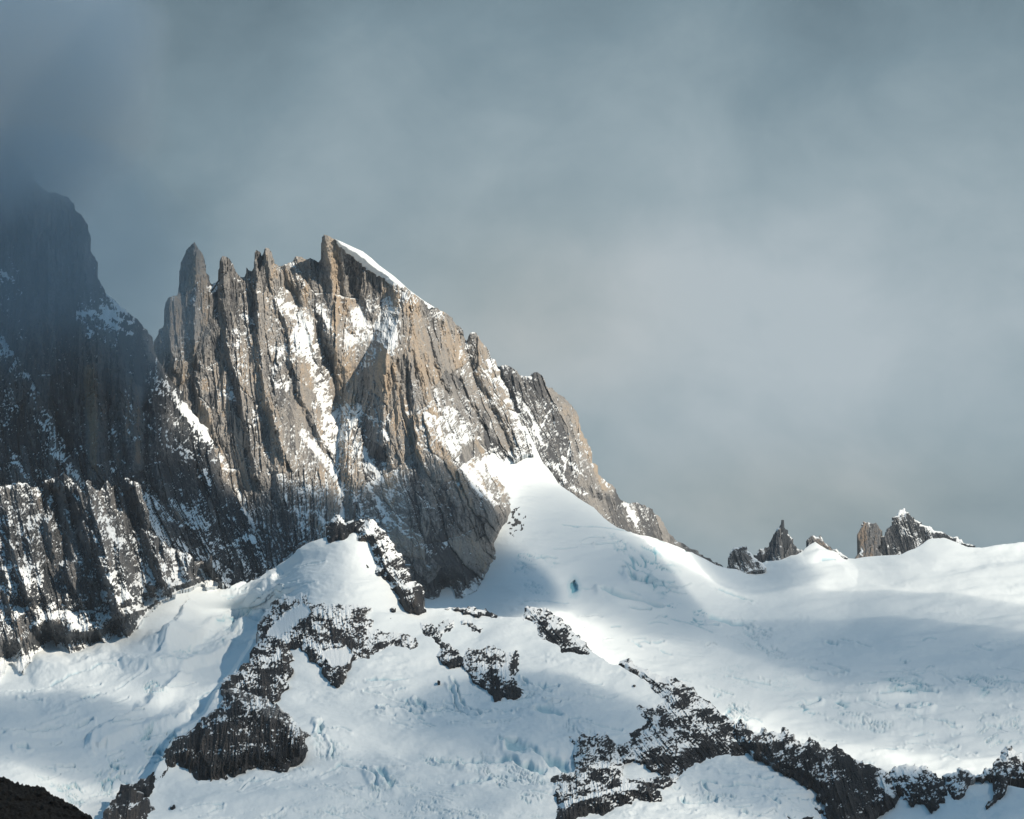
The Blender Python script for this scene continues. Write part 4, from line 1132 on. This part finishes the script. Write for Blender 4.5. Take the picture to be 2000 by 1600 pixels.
for i, (a, b_, r, lab) in enumerate(((379, 1547, 9, 'single black boulder on the snow just below the black cliff'), (338, 1576, 6, 'small dark boulder on shaded snow beside the brown rock knob'),
                                     (768, 1191, 7, 'small dark stone on the bright snow left of the foot of the brown rib'), (763, 1208, 4, 'tiny stone on the bright snow just under the larger stone'),
                                     (1239, 1339, 3, 'tiny lone stone on the shaded snow slope left of the right-hand ridge'), (857, 1331, 3, 'tiny stone on the snow of the central bowl'))):
    rg = np.random.RandomState(70 + i)
    pts = [(a + r * rg.uniform(0.7, 1.15) * math.cos(q * math.tau / 9), b_ + 0.8 * r * rg.uniform(0.7, 1.2) * math.sin(q * math.tau / 9)) for q in range(9)]
    outcrop('boulder', pts, lab, 'boulder', 10, r, 0.0, 320 + i, 0.8, 0.3, size=0.35, step=0.9, back=((12, -8), (30, -40)), rim=r, cov=0.05)
outcrop('rock_outcrop', [(815, 1222), (822, 1215), (840, 1220), (852, 1224), (862, 1216), (872, 1211), (886, 1212), (889, 1224), (876, 1236), (868, 1247), (884, 1258), (900, 1268), (906, 1285), (900, 1298), (888, 1303), (878, 1305), (865, 1295), (852, 1282), (856, 1268), (842, 1256), (825, 1246), (818, 1235)],
        'hooked rock patch with a dark lower lip between the winding band and the triangular outcrop', 'rock outcrop', 22, 16, 0.1, 308, 0.62, 0.2, bias=0.12, size=0.4)
outcrop('rock_outcrop', [(905, 1268), (912, 1262), (928, 1260), (938, 1254), (948, 1246), (962, 1243), (972, 1248), (984, 1241), (990, 1250), (996, 1258), (1000, 1242), (1008, 1234), (1018, 1236), (1022, 1250), (1022, 1265), (1028, 1280), (1020, 1305), (1022, 1330), (1021, 1342), (1027, 1350), (1015, 1362), (1000, 1365),
                         (985, 1361), (972, 1368), (965, 1370), (962, 1356), (950, 1345), (938, 1338), (928, 1334), (920, 1320), (910, 1305), (904, 1290)],
        'triangular snow-speckled outcrop pointing down in the middle of the near snow', 'rock outcrop', 36, 30, 0.05, 309, 0.60, 0.15, bias=0.14, size=0.42,
        paint=lambda x, y, b: (stroke(x, y, b, [(995, 1255), (990, 1290), (985, 1320)], 7, 0.6, 0.7), stroke(x, y, b, [(970, 1358), (1010, 1350)], 9, -0.5, 0.4)))
outcrop('rock_outcrop', [(868, 1190), (880, 1188), (895, 1186), (915, 1184), (930, 1187), (945, 1192), (965, 1199), (984, 1210), (960, 1208), (935, 1206), (915, 1199), (895, 1193)],
        'thin line of stones along the snow crest right of the dome', 'rock outcrop', 10, 8, 0.4, 310, 0.55, 0.3, bias=0.2)
outcrop('rock_outcrop', [(902, 1220), (912, 1213), (922, 1216), (930, 1222), (944, 1228), (940, 1234), (930, 1232), (922, 1228), (915, 1224)],
        'scattered stones just under the snow crest above the triangular outcrop', 'rock outcrop', 8, 6, 0.4, 311, 0.6, 0.3, bias=0.3, amp=0.22)
outcrop('rock_rib', [(1016, 1209), (1023, 1201), (1024, 1187), (1034, 1185), (1046, 1186), (1060, 1190), (1080, 1200), (1100, 1212), (1115, 1225), (1130, 1240), (1145, 1254), (1155, 1270), (1165, 1285), (1180, 1293), (1196, 1301), (1180, 1299), (1150, 1288), (1130, 1285), (1110, 1281), (1092, 1281), (1085, 1268), (1065, 1255),
                     (1050, 1246), (1040, 1240), (1050, 1234), (1045, 1222), (1036, 1211)],
        'wedge of grey layered rock on the crest with a square top', 'rock rib', 28, 18, 0.9, 312, 0.56, 0.2, bias=0.14, size=0.42, rim=7)
outcrop('rock_rib', [(1207, 1299), (1212, 1291), (1222, 1288), (1236, 1291), (1245, 1300), (1270, 1311), (1290, 1320), (1320, 1324), (1340, 1338), (1360, 1352), (1374, 1364), (1386, 1369), (1400, 1385), (1420, 1400), (1434, 1408), (1440, 1430), (1452, 1445), (1464, 1470), (1450, 1476), (1428, 1478), (1410, 1480), (1390, 1484), (1375, 1486),
                     (1356, 1490), (1346, 1502), (1335, 1512), (1326, 1517), (1310, 1508), (1290, 1512), (1272, 1505), (1262, 1490), (1240, 1482), (1215, 1490), (1205, 1470), (1215, 1450), (1225, 1435), (1240, 1420), (1250, 1410), (1243, 1395), (1250, 1374), (1265, 1380), (1280, 1384), (1293, 1370), (1284, 1355), (1270, 1340), (1255, 1325), (1240, 1315), (1225, 1308)],
        'large slanting snow-powdered ridge, dark-edged against the far glacier, right of centre', 'rock rib', 38, 30, 0.8, 313, 0.60, 0.25, bias=0.08, size=0.45, k=0.6,
        paint=lambda x, y, b: (fill(x, y, b, [(1240, 1440), (1290, 1420), (1320, 1430), (1270, 1470), (1225, 1470)], 0.35, 14, 1.0), fill(x, y, b, [(1360, 1430), (1440, 1440), (1460, 1475), (1370, 1485), (1330, 1505), (1340, 1460)], -0.30, 14, 0.8)))
outcrop('rock_rib', [(1103, 1428), (1125, 1436), (1130, 1428), (1142, 1424), (1160, 1425), (1185, 1426), (1196, 1442), (1208, 1462), (1215, 1482), (1213, 1500), (1215, 1515), (1230, 1523), (1250, 1522), (1262, 1530), (1280, 1535), (1290, 1545), (1293, 1560), (1280, 1566), (1268, 1567), (1245, 1560), (1225, 1570), (1200, 1580), (1170, 1590), (1150, 1589), (1135, 1600), (1120, 1625),
                     (1078, 1625), (1080, 1598), (1085, 1575), (1072, 1562), (1067, 1545), (1075, 1528), (1087, 1514), (1100, 1508), (1125, 1500), (1126, 1480), (1122, 1455), (1112, 1442)],
        'blocky dark rock buttress left of the large slanting ridge, reaching the bottom edge', 'rock rib', 42, 26, 0.1, 314, 0.66, 0.25, bias=0.0, size=0.45, k=0.65,
        paint=lambda x, y, b: (fill(x, y, b, [(1090, 1570), (1180, 1545), (1260, 1535), (1285, 1560), (1180, 1600), (1090, 1620)], -0.45, 10, 0.8), stroke(x, y, b, [(1095, 1572), (1140, 1560), (1190, 1545), (1240, 1536)], 3, 0.9, 0.4)))
outcrop('rock_outcrop', [(1232, 1526), (1245, 1520), (1262, 1523), (1278, 1518), (1296, 1512), (1315, 1510), (1327, 1518), (1322, 1530), (1305, 1537), (1285, 1538), (1268, 1536), (1250, 1532)],
        'narrow rock strip under the round snow pocket of the large ridge', 'rock outcrop', 16, 10, 0.3, 315, 0.66, 0.3, bias=0.0)
outcrop('rock_rib', [(1437, 1412), (1442, 1418), (1446, 1404), (1449, 1406), (1453, 1420), (1458, 1412), (1461, 1422), (1470, 1430), (1478, 1433), (1485, 1430), (1488, 1420), (1494, 1421), (1500, 1432), (1510, 1428), (1520, 1433), (1526, 1424), (1533, 1420), (1540, 1425), (1552, 1436), (1562, 1448), (1575, 1448), (1582, 1439), (1590, 1446), (1602, 1455), (1615, 1461), (1625, 1462), (1645, 1463),
                     (1660, 1475), (1680, 1490), (1700, 1492), (1720, 1500), (1735, 1510), (1745, 1530), (1752, 1545), (1756, 1558), (1748, 1572), (1720, 1585), (1702, 1600), (1690, 1640), (1640, 1640), (1625, 1600), (1612, 1575), (1600, 1550), (1585, 1535), (1568, 1528), (1550, 1515), (1530, 1510), (1512, 1500), (1500, 1488), (1480, 1475), (1460, 1464), (1442, 1446)],
        'jagged black ridge with small pinnacles running down to the right across the bottom', 'rock rib', 40, 22, 0.3, 316, 0.74, 0.2, cov=0.13, bias=-0.05, size=0.5, amp=0.2, k=0.7, Yf=lambda x, y: YB_plain(x, y) - 30,
        paint=lambda x, y, b: stroke(x, y, b, [(1720, 1525), (1735, 1545), (1745, 1555)], 9, 0.6, 0.8))
outcrop('rock_outcrop', [(1736, 1508), (1745, 1498), (1755, 1497), (1768, 1493), (1780, 1496), (1787, 1491), (1795, 1500), (1802, 1494), (1815, 1505), (1830, 1515), (1842, 1525), (1851, 1545), (1845, 1568), (1832, 1578), (1820, 1586), (1808, 1574), (1790, 1568), (1770, 1562), (1752, 1550), (1740, 1525)],
        'rounded rock block right of the jagged black ridge, white speckles on its top', 'rock outcrop', 32, 18, 0.5, 317, 0.66, 0.2, bias=0.05, size=0.45, amp=0.2, Yf=lambda x, y: YB_plain(x, y) - 25)
outcrop('rock_outcrop', [(1839, 1516), (1848, 1511), (1860, 1511), (1870, 1508), (1880, 1501), (1888, 1503), (1897, 1510), (1904, 1520), (1893, 1532), (1885, 1548), (1876, 1560), (1863, 1564), (1855, 1552), (1848, 1538)],
        'small wedge-shaped rock between the rounded block and the pointed crag', 'rock outcrop', 24, 14, 0.5, 318, 0.64, 0.25, bias=0.1, size=0.4, amp=0.2, Yf=lambda x, y: YB_plain(x, y) - 20)
outcrop('rock_outcrop', [(1903, 1518), (1910, 1512), (1920, 1512), (1925, 1499), (1930, 1503), (1940, 1497), (1950, 1480), (1958, 1464), (1964, 1457), (1972, 1456), (1980, 1465), (1990, 1470), (2010, 1475), (2140, 1470), (2140, 1525), (2010, 1520), (1990, 1523), (1972, 1524), (1965, 1540), (1955, 1556), (1938, 1572), (1927, 1580), (1930, 1565), (1942, 1548), (1944, 1526), (1930, 1520)],
        'pointed crag at the right edge with a dark tail running down the shaded snow', 'rock outcrop', 30, 16, 0.3, 319, 0.66, 0.2, bias=0.05, size=0.45, amp=0.15, Yf=lambda x, y: YB_plain(x, y) - 20)
outcrop('rock_outcrop', [(1498, 1602), (1508, 1592), (1520, 1589), (1535, 1588), (1548, 1592), (1560, 1588), (1575, 1590), (1592, 1597), (1592, 1630), (1498, 1630)],
        'low dark rocks at the bottom edge left of the jagged black ridge', 'rock outcrop', 14, 8, 0.2, 330, 0.7, 0.25, bias=0.0, amp=0.2)
outcrop('rock_outcrop', [(1585, 1572), (1596, 1574), (1608, 1580), (1618, 1592), (1608, 1594), (1598, 1586)],
        'small loose rocks on the snow beside the foot of the jagged black ridge', 'rock outcrop', 10, 6, 0.2, 331, 0.75, 0.25, bias=0.0, amp=0.2)

# ------------------------------------------------ far pinnacles on the skyline
far_back = ((40, -20), (140, -200))


def pinnacle(poly, label, Yd, seed, bias=0.0, extra=None, lean=0.1, rim=12, tone=0.4):
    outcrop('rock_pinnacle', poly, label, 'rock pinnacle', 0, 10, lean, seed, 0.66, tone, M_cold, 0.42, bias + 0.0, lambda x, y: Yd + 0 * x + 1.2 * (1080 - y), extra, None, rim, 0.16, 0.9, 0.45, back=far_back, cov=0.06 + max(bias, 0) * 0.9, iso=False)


pinnacle([(1420, 1112), (1424, 1098), (1425, 1080), (1431, 1073), (1435, 1069), (1443, 1070), (1452, 1068), (1463, 1078), (1475, 1090), (1486, 1098), (1497, 1108), (1480, 1118), (1430, 1122)],
         'rounded grey rock lump at the left end of the far skyline pinnacles', 7880, 401, 0.16, lean=0.4)
pinnacle([(1472, 1100), (1474, 1084), (1480, 1077), (1485, 1072), (1495, 1069), (1503, 1065), (1507, 1053), (1510, 1045), (1518, 1032), (1524, 1026), (1526, 1016), (1529, 1015), (1531, 1027), (1539, 1036), (1544, 1048), (1547, 1056), (1555, 1067), (1562, 1074), (1573, 1080), (1570, 1092), (1540, 1096), (1490, 1108)],
         'sharp needle with a thin tip rising above the far snowfield', 8040, 402, -0.1, lambda x, y, t: crease(x, y, t, [(1528, 1018), (1527, 1060), (1524, 1095)], 34, 30, 30), tone=0.22)
pinnacle([(1577, 1090), (1578, 1066), (1577, 1053), (1584, 1046), (1590, 1046), (1597, 1049), (1610, 1060), (1618, 1066), (1626, 1073), (1634, 1072), (1642, 1079), (1656, 1089), (1640, 1100), (1600, 1100)],
         'low blunt rock with a long tail beside the sharp needle', 8190, 403, 0.0, lean=0.8)
pinnacle([(1668, 1098), (1672, 1086), (1679, 1080), (1679, 1060), (1677, 1040), (1682, 1024), (1686, 1018), (1690, 1020), (1700, 1021), (1710, 1021), (1716, 1028), (1720, 1045), (1721, 1080), (1722, 1098)],
         'square-topped brown rock block standing on the far snowfield', 8230, 404, -0.2, tone=0.6, lean=0.0)
pinnacle([(1720, 1096), (1720, 1070), (1719, 1052), (1728, 1046), (1732, 1032), (1742, 1025), (1742, 1011), (1752, 1008), (1757, 996), (1763, 995), (1765, 992), (1769, 1000), (1775, 1001), (1785, 1011), (1800, 1020), (1820, 1030), (1850, 1045), (1880, 1058), (1905, 1066), (1870, 1072), (1840, 1068), (1790, 1090)],
         'largest far crag, black with white snow bands and a long slope down to the right', 8250, 405, 0.12, lean=0.25, tone=0.1)

# ------------------------------------------------ near hillside, bottom left, and the ground in front
polyH = [(-600, 1440, 0), (-400, 1480), (-200, 1490, 0), (-60, 1502, 0), (0, 1517), (12, 1520), (30, 1528), (45, 1533), (60, 1535), (75, 1534), (88, 1540), (95, 1548), (120, 1560), (148, 1575), (160, 1584), (175, 1592), (182, 1602, 0), (250, 1660, 0), (250, 1675, 0), (-600, 1675, 0)]
YH = tps([(0, 1517, 1520), (180, 1600, 1440), (-100, 1500, 1540), (0, 1660, 1380), (200, 1670, 1370)], smooth=1e-4)
M_hill = terrain_material('hillside_shade_black', (0.0015, 0.0016, 0.0018), (0.003, 0.003, 0.003), (0.005, 0.0045, 0.004))  # near-black colour puts the hill's shade into its surface
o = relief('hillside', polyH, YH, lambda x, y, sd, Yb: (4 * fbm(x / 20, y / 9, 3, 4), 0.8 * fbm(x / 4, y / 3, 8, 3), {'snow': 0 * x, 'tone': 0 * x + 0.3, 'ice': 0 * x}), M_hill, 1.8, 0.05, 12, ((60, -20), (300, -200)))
tag(o, 'hillside in the bottom left corner, black colour standing in for its shade', kind='structure')

gx, gy = np.meshgrid(np.linspace(-14000, 14000, 141), np.linspace(-3000, 15000, 91))
gz = -260 + 60 * fbm(gx / 2500, gy / 2500, 5, 4)
V = np.stack([gx, gy, gz], -1).reshape(-1, 3)
ii = np.arange(141 * 91).reshape(91, 141)
Q = np.stack([ii[:-1, :-1], ii[:-1, 1:], ii[1:, 1:], ii[1:, :-1]], -1).reshape(-1, 4)
zz = np.zeros(len(V))
M_ground = terrain_material('valley_ground', (0.05, 0.05, 0.045), (0.09, 0.085, 0.07), (0.12, 0.11, 0.08))
o = make_mesh('ground', V, Q, {'snow': zz, 'tone': zz + 0.4, 'ice': zz}, M_ground)
tag(o, 'dark valley floor below the snow', kind='structure')


# ================================================================== CLOUDS AND AIR
def ellipsoid(name, C, A, mat, seed=0, bump=0.10, nu=36, nv=20):
    th, ph = np.meshgrid(np.linspace(0, 2 * math.pi, nu + 1)[:-1], np.linspace(0, math.pi, nv))
    u = np.stack([np.cos(th) * np.sin(ph), np.sin(th) * np.sin(ph), np.cos(ph)], -1).reshape(-1, 3)
    b = 1 + bump * fbm(u[:, 0] * 1.7 + u[:, 2] * 2.2 + seed, u[:, 1] * 1.7 - u[:, 2] * 1.1 + 3 * seed, seed, 3)
    b[:nu] = b[0]
    b[-nu:] = b[-1]
    V = np.array(C)[None] + (u * b[:, None]) @ np.array(A)
    i = np.arange(nu * nv).reshape(nv, nu)
    r = np.roll(i, -1, 1)
    Q = np.stack([i[:-1], i[1:], r[1:], r[:-1]], -1).reshape(-1, 4)
    o = make_mesh(name, V, Q, {}, mat)
    return o


def shade_cloud(px, py, Y, rx, ry, tau, up=(0, 0.4, 0.9), L=4800, T=300, seed=0, tilt=0.0):
    """an unseen cloud added between the sun and the slope, above and beside the picture; its soft shadow lies round the given place"""
    P = world_pt(np.array(float(px)), np.array(float(py)), np.array(float(Y)))
    m = Y / FOC
    upv = np.array(up, float)
    upv /= np.linalg.norm(upv)
    # image-vertical length of a slope vector: project to the height seen
    k = max(0.18, upv[2] - upv[1] * (P[2] / P[1]))
    r = np.array([1.0, 0, 0])
    U = (r * math.cos(tilt) + upv / k * math.sin(tilt)) * rx * m
    Vv = (-r * math.sin(tilt) + upv / k * math.cos(tilt)) * ry * m
    A = np.stack([U, Vv, S * T])
    mat = volume_material('cloud_vapour', (1, 1, 1), tau / (2.0 * T), 0.3)
    o = ellipsoid('cloud', P + S * L, A, mat, seed, 0.08)
    tag(o, 'unseen cloud volume added high to the right to shade the slopes', kind='stuff')
    return o


CLOUDS = True
wall = (0, 0.45, 0.9)
slope = (0, 0.93, 0.35)
if CLOUDS:  # unseen clouds added to lay shade and thin veils over chosen slopes
    shade_cloud(40, 660, 6600, 370, 400, 5.0, wall, seed=1)
    shade_cloud(-60, 60, 6650, 900, 700, 2.3, wall, seed=21)
    shade_cloud(110, 1080, 5900, 300, 150, 0.5, wall, seed=22)
    shade_cloud(180, 930, 6450, 320, 170, 2.2, wall, seed=2)
    shade_cloud(375, 540, 6950, 110, 200, 0.7, wall, seed=3)
    shade_cloud(390, 1080, 6400, 300, 165, 2.6, wall, seed=4)
    shade_cloud(720, 1120, 6480, 400, 205, 4.0, wall, seed=5)
    shade_cloud(1200, 1100, 6750, 340, 105, 1.5, slope, seed=6)
    shade_cloud(1800, 1290, 6750, 520, 95, 1.0, slope, seed=7)
    shade_cloud(1060, 1400, 5100, 300, 110, 1.5, slope, seed=8)
    shade_cloud(1950, 1590, 4800, 260, 90, 2.4, slope, seed=9)
    shade_cloud(110, 1440, 5150, 330, 110, 1.3, slope, seed=10)
    shade_cloud(1400, 1120, 7800, 200, 70, 1.2, slope, seed=11)
    shade_cloud(1600, 1540, 4850, 340, 90, 1.2, slope, seed=12)
    shade_cloud(640, 1570, 4700, 500, 110, 0.6, slope, seed=13)
    shade_cloud(440, 1200, 5700, 190, 90, 1.0, slope, seed=14)
    shade_cloud(900, 1420, 5100, 1500, 280, 0.65, slope, seed=15)
    shade_cloud(1800, 1110, 7800, 560, 110, 0.25, slope, seed=17)
    shade_cloud(1750, 1300, 6700, 800, 230, 1.2, slope, seed=16)

# cloud wrapped round the top of the left tower
M_mist = volume_material('tower_cloud', (0.66, 0.86, 1.0), 0.0030, 0.0)
P = world_pt(np.array(60.0), np.array(560.0), np.array(6540.0))
m = 6540 / FOC
o = ellipsoid('cloud', P, np.diag([330 * m, 90, 330 * m]), M_mist, 24, 0.16)
tag(o, 'thin blue mist in front of the walls of the left rock tower', kind='stuff')


def soft_cloud(name, label, c, R, dens, color, seed, noise=0.5, ns=2.2):
    """vapour that thins out towards its ragged edge"""
    mat = bpy.data.materials.new(name + '_vapour')
    mat.use_nodes = True
    k = N(mat.node_tree)
    g_ = k.n('ShaderNodeNewGeometry').outputs['Position']
    q = k.n('ShaderNodeVectorMath', {0: g_, 1: tuple(float(v) for v in c)}, operation='SUBTRACT').outputs[0]
    q = k.n('ShaderNodeVectorMath', {0: q, 1: tuple(float(v) for v in R)}, operation='DIVIDE').outputs[0]
    r = k.n('ShaderNodeVectorMath', {0: q}, operation='LENGTH').outputs['Value']
    nz = k.n('ShaderNodeTexNoise', {0: q, 'Scale': ns, 'Detail': 4.0, 'Roughness': 0.55, 'Distortion': 0.4}).outputs[0]
    v = k.math('ADD', k.math('SUBTRACT', 0.92, r), k.math('MULTIPLY', k.math('SUBTRACT', nz, 0.5), noise))
    e_ = k.rng(r, 0.99, 0.8)
    dn = k.math('MULTIPLY', k.math('MULTIPLY', k.rng(v, 0.0, 0.62), e_), dens)
    vs = k.n('ShaderNodeVolumePrincipled', {'Color': tuple(color) + (1,), 'Density': dn, 'Anisotropy': 0.0})
    k.n('ShaderNodeOutputMaterial', {'Volume': vs.outputs[0]})
    o = ellipsoid('cloud', c, np.diag(R), mat, seed, 0.0)
    tag(o, label, kind='stuff')
    return o


P = world_pt(np.array(-20.0), np.array(118.0), np.array(6750.0))
m = 6750 / FOC
soft_cloud('tower_cloud', 'grey cloud hiding the top of the left rock tower', P, np.array([420 * m, 620.0, 440 * m]), 0.0115, (0.905, 0.965, 1.0), 30)

# the air
HAZE = True
if HAZE:
    M_haze = volume_material('haze_air', (0.80, 0.90, 1.0), 8e-6, 0.2)
    x0, x1, y0, y1, z0, z1 = -3400, 3400, -200, 9800, -420, 2050
    V = np.array([(x, y, z) for z in (z0, z1) for y in (y0, y1) for x in (x0, x1)], float)
    Q = np.array([(0, 2, 3, 1), (4, 5, 7, 6), (0, 1, 5, 4), (2, 6, 7, 3), (0, 4, 6, 2), (1, 3, 7, 5)])
    o = make_mesh('haze', V, Q, {}, M_haze, False)
    tag(o, 'thin blue haze in front of the far slopes', kind='stuff')
